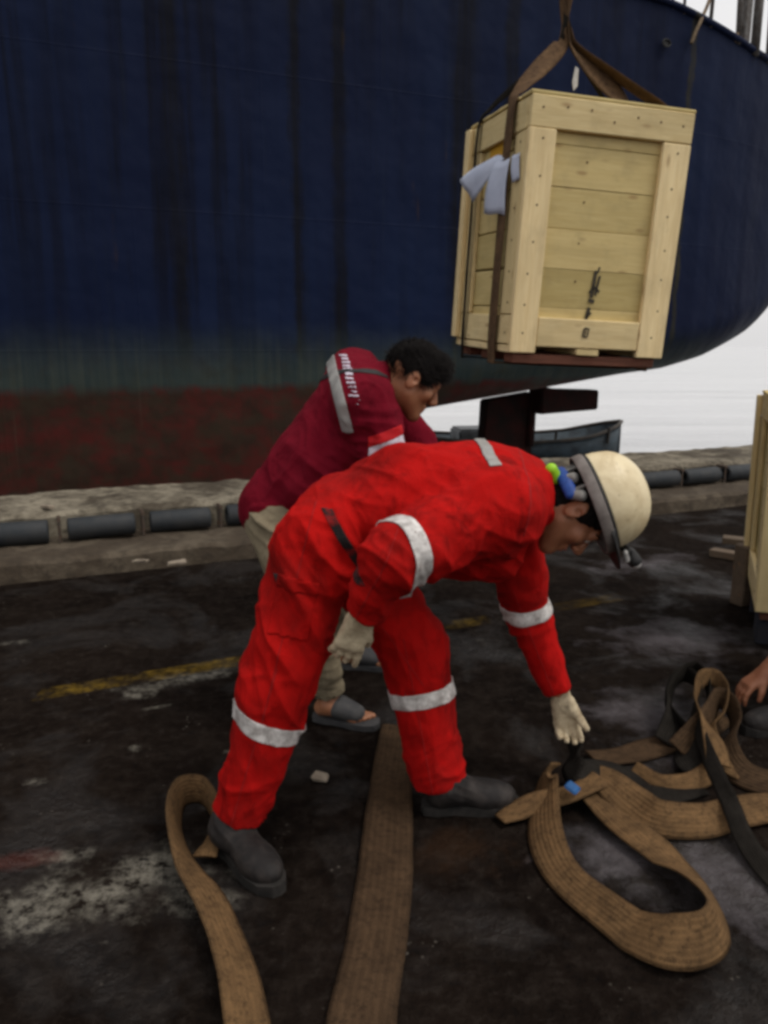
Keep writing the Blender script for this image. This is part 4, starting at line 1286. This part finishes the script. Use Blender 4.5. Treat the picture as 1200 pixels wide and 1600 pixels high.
# short dark hair at the nape and temples
s = Solid()
s.ell(HC - HF * .014 + HU * .030, (HR, HF, HU), (.079, .098, .082), .01)
s.ell(HC - HF * .050 - HU * .045, (HR, HF, HU), (.058, .050, .05), .03)
s.ell(HC + HF * .095 - HU * .06, (HR, HF, HU), (.10, .105, .10), .01, 'sub')
for sg in (-1, 1): s.ell(HC + HR * (.08 * sg) - HF * .012 - HU * .015, (HR, HF, HU), (.022, .026, .036), .008, 'sub')
solid_obj('hair', s, .004, M['hair'], w1, [], .003, 60)

s = Solid()
hm = (J['hipR'] + J['hipL']) / 2; sm = (J['shR'] + J['shL']) / 2
Yv = Vector((0, 1, 0))
s.cap(P(506, 856, 2.10), P(528, 820, 2.10), .116, .118, .05, (Yv, 1.38))            # seat
s.cap(P(540, 812, 2.10), P(640, 790, 2.10), .122, .146, .05, (Yv, 1.25))            # waist and back
s.cap(P(640, 780, 2.10), P(765, 774, 2.11), .150, .142, .06, (Yv, 1.30))            # chest
s.cap(P(765, 778, 2.11), P(826, 770, 2.11), .132, .088, .05, (Yv, 1.35))            # shoulders
s.cap(P(815, 785, 2.11), P(856, 778, 2.11), .078, .066, .03)                        # collar
s.cap(P(640, 850, 2.08), P(770, 860, 2.10), .080, .085, .07, (Yv, 1.3))             # cloth sagging under the belly
s.cap(P(788, 800, 1.965), J['shR'], .094, .096, .05)
s.cap(J['shR'], J['elR'].lerp(J['shR'], .35), .094, .080, .05)                      # near sleeve, wide
s.cap(J['elR'].lerp(J['shR'], .40), J['elR'], .079, .068, .035)
s.cap(J['elR'], J['wrR'], .066, .045, .025)
s.cap(J['shL'], J['elL'], .100, .068, .05)
s.cap(J['elL'], J['wrL'], .068, .046, .02)
s.cap(J['hipR'] + Vector((.012, 0, -.01)), J['knR'], .112, .094, .05)
s.cap(J['knR'], J['anR'] + Vector((0, 0, .02)), .095, .074, .03)
s.cap(J['hipL'] + Vector((.01, 0, -.01)), J['knL'], .112, .102, .05)
s.cap(J['knL'], J['anL'] + Vector((0, 0, .02)), .104, .082, .03)
def cuff(s, a, b, r, lim):
    d = (b - a).normalized()
    s.half(b, d, lim, .004)
    s.cap(b - d * .03, b + d * .12, r, r, .004, None, 'sub')
cuff(s, J['elR'], J['wrR'], .037, .085)
cuff(s, J['elL'], J['wrL'], .038, .085)
cuff(s, J['knR'], J['anR'], .064, .13)
cuff(s, J['knL'], J['anL'], .070, .13)
s.half(P(852, 779, 2.11), (.97, 0, .1), .095, .004)
def ax(a, b): return (J[b] - J[a]).normalized()
folds = [(J['elR'], ax('shR', 'elR') + Vector((0, 0, -.5)), .11, .011, .040), (J['elL'], ax('elL', 'wrL'), .10, .009, .035), (J['knL'] + Vector((0, -.05, 0)), Vector((.95, 0, .4)), .17, .007, .050),
         (J['knR'] + Vector((0, -.05, 0)), Vector((.95, 0, .25)), .20, .007, .050), (J['anR'] + Vector((0, 0, .09)), ax('knR', 'anR') + Vector((.5, 0, 0)), .10, .007, .042), (J['anL'] + Vector((0, 0, .09)), ax('knL', 'anL') + Vector((.5, 0, 0)), .10, .008, .042),
         (P(545, 850, 2.0), Vector((.8, 0, .55)), .14, .013, .045), (P(700, 800, 1.95), Vector((.45, 0, .9)), .20, .010, .075), (P(790, 850, 2.0), Vector((.7, 0, .7)), .13, .011, .050), (P(470, 930, 2.0), Vector((.9, 0, .35)), .20, .010, .065),
         (P(640, 900, 1.9), Vector((.3, 0, 1)), .12, .011, .045), (P(620, 740, 2.0), Vector((.35, .3, .9)), .17, .008, .070), (J['wrR'] + Vector((0, 0, .05)), ax('elR', 'wrR'), .05, .006, .025), (P(640, 950, 2.2), Vector((.5, 0, .9)), .14, .009, .055),
         (P(410, 1000, 1.95), Vector((.9, 0, .3)), .17, .009, .060)]
cov, V1, F1 = solid_obj('coverall', s, .0052, M['red'], w1, folds, .0055, 11, keep=True)
# belt gap at the waist: dark band
def near_line(a, b, r):
    a, b = np.array(a), np.array(b); d = b - a; L = d @ d
    def f(V):
        t = np.clip(((V - a) @ d) / L, 0, 1)
        return np.linalg.norm(V - a - t[:, None] * d, axis=1) < r
    return f
band_from('sleeve_band', V1, F1, J['elR'].lerp(J['shR'], .10) + Vector((0, 0, .0)), Vector((J['elR'] - J['shR']).to_tuple()) + Vector((0, 0, .03)), .040, M['band'], cov, lambda V: near_line(J['shR'], J['elR'], .115)(V) & (V[:, 1] < 1.875))
band_from('sleeve_band', V1, F1, J['elL'].lerp(J['shL'], .04), J['elL'] - J['shL'], .042, M['band'], cov, near_line(J['shL'], J['elL'], .12))
band_from('leg_band', V1, F1, J['knR'].lerp(J['anR'], .24), (J['anR'] - J['knR']) + Vector((-.06, 0, 0)), .048, M['band'], cov, near_line(J['knR'], J['anR'], .15))
band_from('leg_band', V1, F1, J['knL'].lerp(J['anL'], .33), (J['anL'] - J['knL']), .046, M['band'], cov, near_line(J['knL'], J['anL'], .15))
pb = P(765, 712, 2.0)
band_from('back_band', V1, F1, pb, (1, .0, .28), .030, M['shirt_band'], cov, lambda V: (V[:, 2] > P(765, 752, 2.0).z) & (np.abs(V[:, 0] - pb.x) < .12) & (V[:, 1] > 1.9))
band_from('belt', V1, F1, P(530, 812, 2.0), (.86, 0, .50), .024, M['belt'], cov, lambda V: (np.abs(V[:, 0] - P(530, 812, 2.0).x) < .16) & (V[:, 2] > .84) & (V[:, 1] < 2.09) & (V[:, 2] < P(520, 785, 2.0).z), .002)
# stitched seams
for a_, b_, sd_ in (('hipR', 'knR', .10), ('knR', 'anR', .09), ('hipL', 'knL', .10), ('knL', 'anL', .09), ('elL', 'wrL', .08), ('elR', 'wrR', .08)):
    d_ = (J[b_] - J[a_]).normalized(); n_ = d_.cross(Vector((0, -1, 0))).normalized()
    band_from('seam', V1, F1, J[a_] + n_ * .018, n_, .0028, M['seam'], cov, (lambda pa, pb: lambda V: near_line(pa.lerp(pb, .12), pa.lerp(pb, .9), .17)(V) & (V[:, 1] < (pa.y + pb.y) / 2 - .01))(J[a_], J[b_]), .0012)
band_from('seam', V1, F1, P(815, 750, 2.0), (.96, 0, -.1), .004, M['seam'], cov, lambda V: (np.abs(V[:, 0] - P(815, 750, 2.0).x) < .1) & (V[:, 2] > .93), .0012)
def patch(nm, u0, v0, u1, v1, y, n, wd, mat, off=.003):
    a_, b_ = P(u0, v0, y), P(u1, v1, y); d_ = (b_ - a_).normalized(); L_ = (b_ - a_).length
    band_from(nm, V1, F1, (a_ + b_) / 2, n, wd, mat, cov, lambda V: (np.abs((V - np.array((a_ + b_) / 2)) @ np.array(d_)) < L_ / 2) & (V[:, 1] < y + .02), off)
patch('pocket', 468, 905, 452, 985, 1.93, (.98, 0, -.18), .105, M['red'], .0035)
patch('pocket_flap', 470, 893, 466, 915, 1.93, (.98, 0, -.18), .112, M['red'], .006)
# pocket slit on the trouser
band_from('pocket_trim', V1, F1, P(437, 918, 1.9), (.93, 0, .36), .012, M['black'], cov, lambda V: (np.abs(V[:, 2] - P(437, 918, 1.88).z) < .030) & (V[:, 1] < 1.95) & (V[:, 0] < P(470, 918, 1.88).x), .002)
boot(w1, G(338, 1322) + Vector((0, .02, 0)), G(436, 1398), J['anR'] + Vector((0, 0, .07)))
boot(w1, G(662, 1268), G(806, 1262), J['anL'] + Vector((0, 0, .07)))
# gloves
s = Solid()
hand_prims(s, J['wrR'] + Vector((-.008, .006, -.016)), (-.36, .16, -.92), (.92, .1, -.36), (.0, -1, -.16), (.18, .24, .28, .32), .16, 1.0, (.55, .30), 1.2)
gl, Vg, Fg = solid_obj('glove', s, .0030, M['glove'], w1, [], .0012, 60, keep=True)
s = Solid()
hand_prims(s, J['wrL'] + Vector((.012, 0, -.022)), (.22, -.05, -.97), (.97, -.1, .22), (.1, 1, .0), ((.25, .6, .6), (.3, .65, .6), (.4, .7, .6), (.45, .7, .6)), .10, 1.0, (.45, -.05), 1.22)
solid_obj('glove', s, .0030, M['glove'], w1, [], .0012, 60)

# helmet
def helmet():
    c = HC + HU * .080 + HF * .004
    hel = empty('helmet', c); hel.parent = w1; hel.matrix_parent_inverse = Matrix.Translation(-Vector(w1.location))
    def q(r, f, u): return c + HR * r + HF * f + HU * u
    def ob(nm, bm, mat, sm=True):
        bmesh.ops.recalc_face_normals(bm, faces=bm.faces[:])
        me = bpy.data.meshes.new(nm); bm.normal_update(); bm.to_mesh(me); bm.free()
        o = link(nm, me, mat, hel, sm); o.matrix_parent_inverse = hel_inv
        return o
    bpy.context.view_layer.update()
    hel_inv = hel.matrix_world.inverted()
    n = 48
    bm = bmesh.new(); rings = []
    prof = [(1.0, -.008)] + [(math.cos(math.radians(d_)) ** .9, .122 * math.sin(math.radians(d_))) for d_ in range(0, 88, 8)]
    for k, u in prof:
        ring = []
        for i in range(n):
            a = i * 2 * math.pi / n
            rr, ff = .112 * k * math.cos(a), .137 * k * math.sin(a)
            ridge = .005 * math.exp(-(rr / .016) ** 2) + .003 * math.exp(-((abs(rr) - .042) / .012) ** 2) if u > .04 else 0
            ring.append(bm.verts.new(q(rr, ff, u + ridge)))
        rings.append(ring)
    for a, b in zip(rings, rings[1:]):
        for i in range(n): bm.faces.new((a[i], a[(i + 1) % n], b[(i + 1) % n], b[i]))
    top = bm.verts.new(q(0, 0, .1225 + .005))
    for i in range(n): bm.faces.new((rings[-1][i], rings[-1][(i + 1) % n], top))
    sh = ob('shell', bm, M['helmet']); md = sh.modifiers.new('t', 'SOLIDIFY'); md.thickness = .003; md.offset = -1
    # dark gutter line and grey rim band
    def ring_band(nm, prof, mat, th=.003, pk=0.0):
        bm = bmesh.new(); rs = []
        for k, u in prof:
            r_ = []
            for i in range(n):
                a = i * 2 * math.pi / n; pf = pk * max(0, math.sin(a)) ** 3
                r_.append(bm.verts.new(q(.112 * k * math.cos(a), .137 * k * math.sin(a) + pf, u)))
            rs.append(r_)
        for a, b in zip(rs, rs[1:]):
            for i in range(n): bm.faces.new((a[i], a[(i + 1) % n], b[(i + 1) % n], b[i]))
        o = ob(nm, bm, mat); md = o.modifiers.new('t', 'SOLIDIFY'); md.thickness = th; md.offset = 0
    ring_band('gutter', [(1.0, -.006), (1.02, -.009), (1.02, -.015), (1.0, -.017)], M['black'])
    ring_band('rim_band', [(1.025, -.015), (1.04, -.017), (1.04, -.041), (1.025, -.043)], M['helmet_band'], .004)
    # peak at the front
    bm = bmesh.new(); g = []
    for j in range(5):
        r_ = []
        for i in range(17):
            a = math.radians(25 + 130 * i / 16); e = j / 4 * .055 * math.sin(math.radians(180 * i / 16)) ** .6
            r_.append(bm.verts.new(q((.116 + e * .5) * math.cos(a), (.141 + e) * math.sin(a), -.010 - .012 * j / 4)))
        g.append(r_)
    for a, b in zip(g, g[1:]):
        for i in range(16): bm.faces.new((a[i], a[i + 1], b[i + 1], b[i]))
    pk = ob('peak', bm, M['black']); pk.modifiers.new('t', 'SOLIDIFY').thickness = .004
    # suspension at the back: grey pads, blue ratchet band, lime knob, straps
    def sol(nm, so, mat, h=.003):
        V, F = so.mesh(h); V = relax(V, F, 1)
        o = link(nm, mesh_np(nm, V, F), mat, hel, True); o.matrix_parent_inverse = hel_inv
    ang = lambda d, k=1.0, u=0: q(.100 * k * math.cos(math.radians(d)), .122 * k * math.sin(math.radians(d)), u)
    so = Solid()
    for d in range(-150, -30, 10): so.cap(ang(d, .98, -.085), ang(d + 10, .98, -.085), .011, .011, .003, (HU, 1.6))
    sol('ratchet_band', so, M['blue'])
    sol('ratchet_knob', Solid().cap(q(.03, -.112, -.105), q(.045, -.138, -.108), .020, .017, .004), M['green'])
    so = Solid()
    for d in (-25, -55, 205, 235): so.cap(ang(d, .96, -.062), ang(d - 6, .93, -.082), .016, .014, .004)
    sol('pad', so, M['grey_pad'])
    for d in (-35, -75, -105, -145): hp_ = Solid().cap(ang(d, 1.0, -.03), ang(d, .99, -.085), .005, .005, .002); sol('strap', hp_, M['grey_pad'])
    so = Solid().cap(q(.0, .165, .022), q(.0, .190, .026), .016, .020, .004).cap(q(-.03, .150, .015), q(.03, .150, .015), .012, .012, .006)
    sol('headlamp', so, M['black'])
    sol('lamp_lens', Solid().cap(q(0, .191, .026), q(0, .198, .027), .017, .016, .002), M['lamp_glass'])
    sol('lamp_rim', Solid().cap(q(.035, .150, .006), q(.020, .176, .004), .008, .008, .004), M['lamp_glass'])
helmet()

# ------------------------------------------------------------------ worker in the maroon shirt
w2 = empty('person', (-.2, 2.85, 0))
tag(w2, 'bareheaded person in maroon shirt and sandals stooping behind the red worker', 'person')
K = dict(hipR=P(440, 808, 2.74), hipL=P(452, 800, 2.96), knR=P(478, 960, 2.62), knL=P(520, 925, 3.12), anR=P(512, 1082, 2.70), anL=P(548, 1018, 3.20),
         shR=P(572, 628, 2.66), shL=P(556, 585, 3.00), elR=P(610, 735, 2.66), elL=P(650, 690, 3.05), wrR=P(665, 850, 2.75), wrL=P(720, 800, 3.0), neck=P(604, 592, 2.80))
EF, EU, ER = frame((.84, .18, -.52), (.5, .08, .86))
EC = P(643, 592, 2.78)
s = Solid()
body_prims(s, K, .92)
head_prims(s, EC, EF, EU, ER, 1.03)
s.cap(K['neck'] - EU * .04, EC - EU * .05 - EF * .02, .056, .056, .03)
for q in 'RL':
    d = (K['wr' + q] - K['el' + q]).normalized()
    sg = -1 if q == 'R' else 1
    hand_prims(s, K['wr' + q] + d * .03, d, (.8, 0, .4), (0, sg * 1.0, 0), (.3, .35, .4, .45), .1)
feet = {}
for q, an, tdir in (('R', K['anR'], Vector((.95, -.30, 0))), ('L', K['anL'], Vector((.97, -.10, 0)))):
    tdir.normalize(); rt = tdir.cross(UPV)
    hl = Vector((an.x, an.y, 0)) - tdir * .05
    feet[q] = (hl, tdir, rt)
    def fp(x, y, z): return hl + tdir * x + rt * y + UPV * (z + .022)
    s.cap(an, fp(.055, 0, .06), .034, .036, .02)
    s.cap(fp(.025, 0, .03), fp(.06, 0, .045), .030, .034, .02)
    s.cap(fp(.06, 0, .05), fp(.17, 0, .022), .034, .024, .03, (rt, 1.35))
    for i, (yy, L, r) in enumerate(((.028, .045, .012), (.010, .042, .009), (-.005, .038, .0085), (-.019, .032, .008), (-.031, .026, .0075))):
        yy2 = yy if q == 'L' else -yy
        s.cap(fp(.175 - abs(i) * .008, yy2, .014), fp(.175 - i * .008 + L, yy2 * 1.08, .010), r * 1.15, r, .006)
solid_obj('body', s, .0042, M['skin2'], w2, it=2)
head_parts(w2, EC, EF, EU, ER)
for q in 'RL':
    hl, td, rt = feet[q]
    out = [(-.012, 0), (-.004, .027), (.03, .038), (.10, .036), (.16, .048), (.21, .048), (.245, .034), (.258, 0), (.245, -.034), (.21, -.048), (.16, -.048), (.10, -.036), (.03, -.038), (-.004, -.027)]
    bm = bmesh.new()
    lo = [bm.verts.new(hl + td * x + rt * y * .95 + UPV * .002) for x, y in out]; hi = [bm.verts.new(hl + td * x + rt * y + UPV * .026) for x, y in out]
    bm.faces.new(lo[::-1]); bm.faces.new(hi)
    for i in range(len(out)): bm.faces.new((lo[i], lo[(i + 1) % len(out)], hi[(i + 1) % len(out)], hi[i]))
    me = bpy.data.meshes.new('sandal'); bm.to_mesh(me); bm.free()
    sd = wlink('sandal', me, M['sandal'], w2, False)
    so = Solid()
    def fp(x, y, z): return hl + td * x + rt * y + UPV * (z + .022)
    so.cap(fp(.100, 0, .042), fp(.165, 0, .026), .042, .032, .01, (rt, 1.30))
    so.half(fp(.13, 0, .0), -UPV, .14, .003)
    solid_obj('sandal_strap', so, .004, M['sandal'], w2)
# shirt
s = Solid()
hm = (K['hipR'] + K['hipL']) / 2; sm = (K['shR'] + K['shL']) / 2
sdv = (K['shR'] - K['shL']).normalized(); hdv = (K['hipR'] - K['hipL']).normalized()
s.cap(P(432, 792, 2.84), hm.lerp(sm, .40), .138, .148, .05, (hdv, 1.28))
s.cap(hm.lerp(sm, .40), hm.lerp(sm, .90), .150, .128, .06, (sdv, 1.35))
s.cap(K['shR'] + Vector((-.02, .02, .01)), K['shL'] + Vector((-.02, 0, 0)), .092, .090, .05)
s.cap(sm + Vector((.0, 0, .0)), K['neck'], .085, .068, .05)
s.cap(P(590, 660, 2.76), P(500, 760, 2.78), .09, .11, .06, (hdv, 1.2))
for q in 'RL':
    s.cap(K['sh' + q], K['el' + q], .096, .074, .05)
    s.cap(K['el' + q], K['wr' + q], .072, .050, .03)
    cuff(s, K['el' + q], K['wr' + q], .042, .08)
dn = (hm - sm).normalized()
s.half(P(410, 835, 2.84), (P(410, 835, 2.84) - P(470, 740, 2.84)).normalized(), .34, .006)
s.half(K['neck'] + (EC - K['neck']).normalized() * .03, (EC - K['neck']).normalized(), .085, .004)
ft = [(P(520, 760, 2.70), Vector((.5, 0, .85)), .17, .009, .06), (P(590, 690, 2.6), Vector((.2, 0, 1)), .10, .010, .042), (P(450, 760, 2.75), Vector((.7, 0, -.6)), .18, .008, .065), (P(530, 700, 2.7), Vector((.8, .2, .5)), .16, .008, .07), (K['shR'], Vector((1, 0, .3)), .10, .006, .045)]
sh2, V2, F2 = solid_obj('shirt', s, .0058, M['maroon'], w2, ft, .005, 10, keep=True)
# collar
so = Solid()
nk = (EC - K['neck']).normalized(); nf, nu, nr_ = frame(nk, (0, 0, 1))
# tape over the upper back, printed letters beside it, flag patch on the sleeve
spine = (sm - hm).normalized()
bp_ = P(533, 615, 2.6)
backside = lambda V: (V @ np.array(Vector((-.35, -.75, .55)).normalized()) > np.array(sm) @ np.array(Vector((-.35, -.75, .55)).normalized()) + .035)
back_in = lambda zlo, zhi: (lambda V: (V[:, 2] > zlo) & (V[:, 2] < zhi) & (V[:, 0] < P(600, 600, 2.75).x) & (V[:, 1] < 3.12))
band_from('back_band', V2, F2, P(527, 612, 2.65), Vector((.96, .06, .24)), .036, M['shirt_band'], sh2, back_in(P(540, 676, 2.62).z, 9))
# print: short upright strokes in two groups, cut from the shirt like the tape
pn = Vector((.96, .06, .24)).normalized()
pc = P(527, 612, 2.65) + pn * .052
zs = [(P(545, 632 - i * 6.4, 2.62).z, P(545, 632 - i * 6.4 - 4.4, 2.62).z) for i in range(9)] + [(P(545, 574 - i * 5.2, 2.75).z, P(545, 574 - i * 5.2 - 3.6, 2.75).z) for i in range(4)]
for i, (z0, z1) in enumerate(zs):
    band_from('printed_letter', V2, F2, pc + pn * random.uniform(-.003, .003), pn, .028 + random.uniform(-.006, .004), M['print'], sh2, back_in(z0, z1), .003)
pf = P(595, 680, 2.55)
out_n = lambda V, r: (V[:, 1] < 2.66)
fa = (K['elR'] - K['shR']).normalized()
fc = K['shR'].lerp(K['elR'], .50)
band_from('flag_patch', V2, F2, fc, fa, .034, M['flag_red'], sh2, lambda V: near_line(K['shR'], K['elR'], .14)(V) & (V[:, 1] < 2.625) & (V[:, 0] > fc.x - .035))
band_from('flag_patch', V2, F2, fc + fa * .037, fa, .038, M['flag_white'], sh2, lambda V: near_line(K['shR'], K['elR'], .14)(V) & (V[:, 1] < 2.625) & (V[:, 0] > fc.x - .035))
# dark yoke seam over the back and shoulder
band_from('yoke_seam', V2, F2, P(545, 582, 2.7), (.12, .28, .95), .022, M['black'], sh2, lambda V: (V[:, 0] < P(606, 600, 2.75).x) & (V[:, 0] > P(480, 600, 2.75).x) & (V[:, 1] < 2.86), .003)
# trousers
s = Solid()
s.cap(P(444, 812, 2.84), P(450, 796, 2.84), .125, .125, .05, (hdv, 1.25))
for q in 'RL':
    s.cap(K['hip' + q] + Vector((-.01, 0, -.02)), K['kn' + q], .112, .088, .05)
    s.cap(K['kn' + q], K['an' + q] + Vector((0, 0, .02)), .086, .060, .03)
    cuff(s, K['kn' + q], K['an' + q], .050, .10)
solid_obj('trousers', s, .0065, M['khaki'], w2, [(K['knR'], ax('knR', 'anR'), .15, .010, .05), (K['anR'] + Vector((0, 0, .08)), Vector((0, 0, 1)), .09, .009, .035), (K['knL'], ax('knL', 'anL'), .15, .010, .05), (P(420, 830, 2.7), Vector((.6, 0, .8)), .12, .009, .045)], .004, 10)
# hair: scalp cap plus short strands
def hair(parent, c, F, U, R, n=6000, sc=1.01):
    s = Solid()
    s.ell(c + (U * .046 - F * .010) * sc, (R, F, U), (.079 * sc, .102 * sc, .086 * sc), .01)
    s.ell(c + (U * .085 + F * .055) * sc, (R, F, U), (.060 * sc, .050 * sc, .040 * sc), .02)
    s.ell(c + F * .10 - U * .06, (R, F, U), (.10, .086, .110), .008, 'sub')
    s.ell(c - U * .095 - F * .06, (R, F, U), (.09, .07, .055), .008, 'sub')
    for sg in (-1, 1): s.ell(c + R * (.08 * sg) - F * .004 - U * .012, (R, F, U), (.026, .032, .040), .008, 'sub')
    V, Fc = s.mesh(.004); V = relax(V, Fc, 1)
    N = vnormals(V, Fc)
    V = V + N * (.012 * (vnoise(V * np.array([1, 1, 1]), 38) + .1))[:, None]
    verts = [tuple(v) for v in V]; faces = [tuple(f) for f in Fc]
    cn = np.array(c)
    out = np.where(((V - cn) @ np.array(U) > -.06))[0]
    for i in rng.choice(out, n):
        p = Vector(V[i]); nn = Vector(N[i])
        if (p - Vector(c)).dot(nn) < .02: continue
        d = (nn * .55 + F * random.uniform(.3, .8) - U * random.uniform(-.1, .4) + Vector((random.uniform(-.25, .25), random.uniform(-.25, .25), random.uniform(-.25, .25)))).normalized()
        L = random.uniform(.010, .030); w = d.orthogonal().normalized() * .0011
        b = len(verts)
        m = p + d * L * .6 + nn * .001; e = p + d * L - U * .004
        verts += [tuple(p + w), tuple(p - w), tuple(m - w * .7), tuple(m + w * .7), tuple(e)]
        faces += [(b, b + 1, b + 2, b + 3), (b + 3, b + 2, b + 4)]
    me = bpy.data.meshes.new('hair'); me.from_pydata(verts, [], faces); me.update()
    return wlink('hair', me, M['hair'], parent)
hair(w2, EC, EF, EU, ER)

# ------------------------------------------------------------------ crouching helper whose hand enters at the right edge
w3 = empty('person', (2.0, 2.75, 0))
tag(w3, 'crouching person at the right edge, bare hand reaching for the knotted sling', 'person')
wr3 = P(1203, 1045, 2.78)
L3 = dict(hipR=Vector((2.02, 2.95, .34)), hipL=Vector((2.02, 2.74, .34)), knR=Vector((1.80, 3.08, .50)), knL=Vector((1.68, 2.60, .50)), anR=Vector((1.90, 3.04, .09)), anL=Vector((1.66, 2.62, .09)),
          shR=Vector((1.86, 3.02, .84)), shL=Vector((1.84, 2.66, .84)), elR=Vector((1.84, 3.16, .64)), elL=Vector((1.70, 2.70, .52)), wrR=Vector((1.78, 3.02, .60)), wrL=wr3, neck=Vector((1.82, 2.84, .92)))
TF, TU, TR = frame((-.85, -.1, -.45), (-.35, 0, .93))
TC = Vector((1.76, 2.84, 1.06))
s = Solid(); body_prims(s, L3, .92); head_prims(s, TC, TF, TU, TR)
s.cap(L3['neck'], TC - TU * .05, .056, .056, .03)
s.cap(L3['elL'], wr3, .043, .032, .02)
hand_prims(s, wr3 + Vector((-.01, 0, -.008)), (-.78, -.08, -.62), (.15, -.95, .1), (-.55, -.1, .8), ((.25, .35, .3), (.2, .3, .3), (.25, .3, .3), (.3, .35, .3)), .10, 1.04, (.5, .3), 1.1)
s.cap(L3['wrR'], L3['wrR'] + Vector((-.08, -.05, -.03)), .026, .030, .02)
solid_obj('body', s, .0045, M['skin'], w3)
head_parts(w3, TC, TF, TU, TR)
hair(w3, TC, TF, TU, TR, 1500, 1.0)
s = Solid()
hm = (L3['hipR'] + L3['hipL']) / 2; sm = (L3['shR'] + L3['shL']) / 2
s.cap(hm + Vector((0, 0, .05)), sm - Vector((0, 0, .06)), .14, .13, .05, (Vector((0, 1, 0)), 1.3))
s.cap(L3['shR'], L3['shL'], .088, .088, .05)
for q in 'RL':
    s.cap(L3['sh' + q], L3['sh' + q].lerp(L3['el' + q], .75), .085, .072, .04)
    cuff(s, L3['sh' + q], L3['sh' + q].lerp(L3['el' + q], .75), .055, .10)
s.half(L3['neck'], (TC - L3['neck']).normalized(), .09)
solid_obj('shirt', s, .007, M['drab'], w3, [(hm.lerp(sm, .4), Vector((0, 0, 1)), .2, .010, .05)], .004)
s = Solid()
s.cap(hm, hm + Vector((0, 0, .06)), .125, .12, .05, (Vector((0, 1, 0)), 1.25))
for q in 'RL':
    s.cap(L3['hip' + q], L3['kn' + q], .10, .082, .05)
    s.cap(L3['kn' + q], L3['an' + q] + Vector((0, 0, .02)), .080, .062, .02)
    cuff(s, L3['kn' + q], L3['an' + q], .048, .09)
solid_obj('trousers', s, .007, M['dark_cloth'], w3, [(L3['knL'], Vector((.3, 0, 1)), .14, .01, .045)], .004)
boot(w3, Vector((1.60, 2.64, 0)), Vector((1.325, 2.60, 0)), L3['anL'] + Vector((-.06, 0, .04)))
boot(w3, Vector((1.96, 3.06, 0)), Vector((1.69, 3.04, 0)), L3['anR'] + Vector((-.01, 0, .05)))
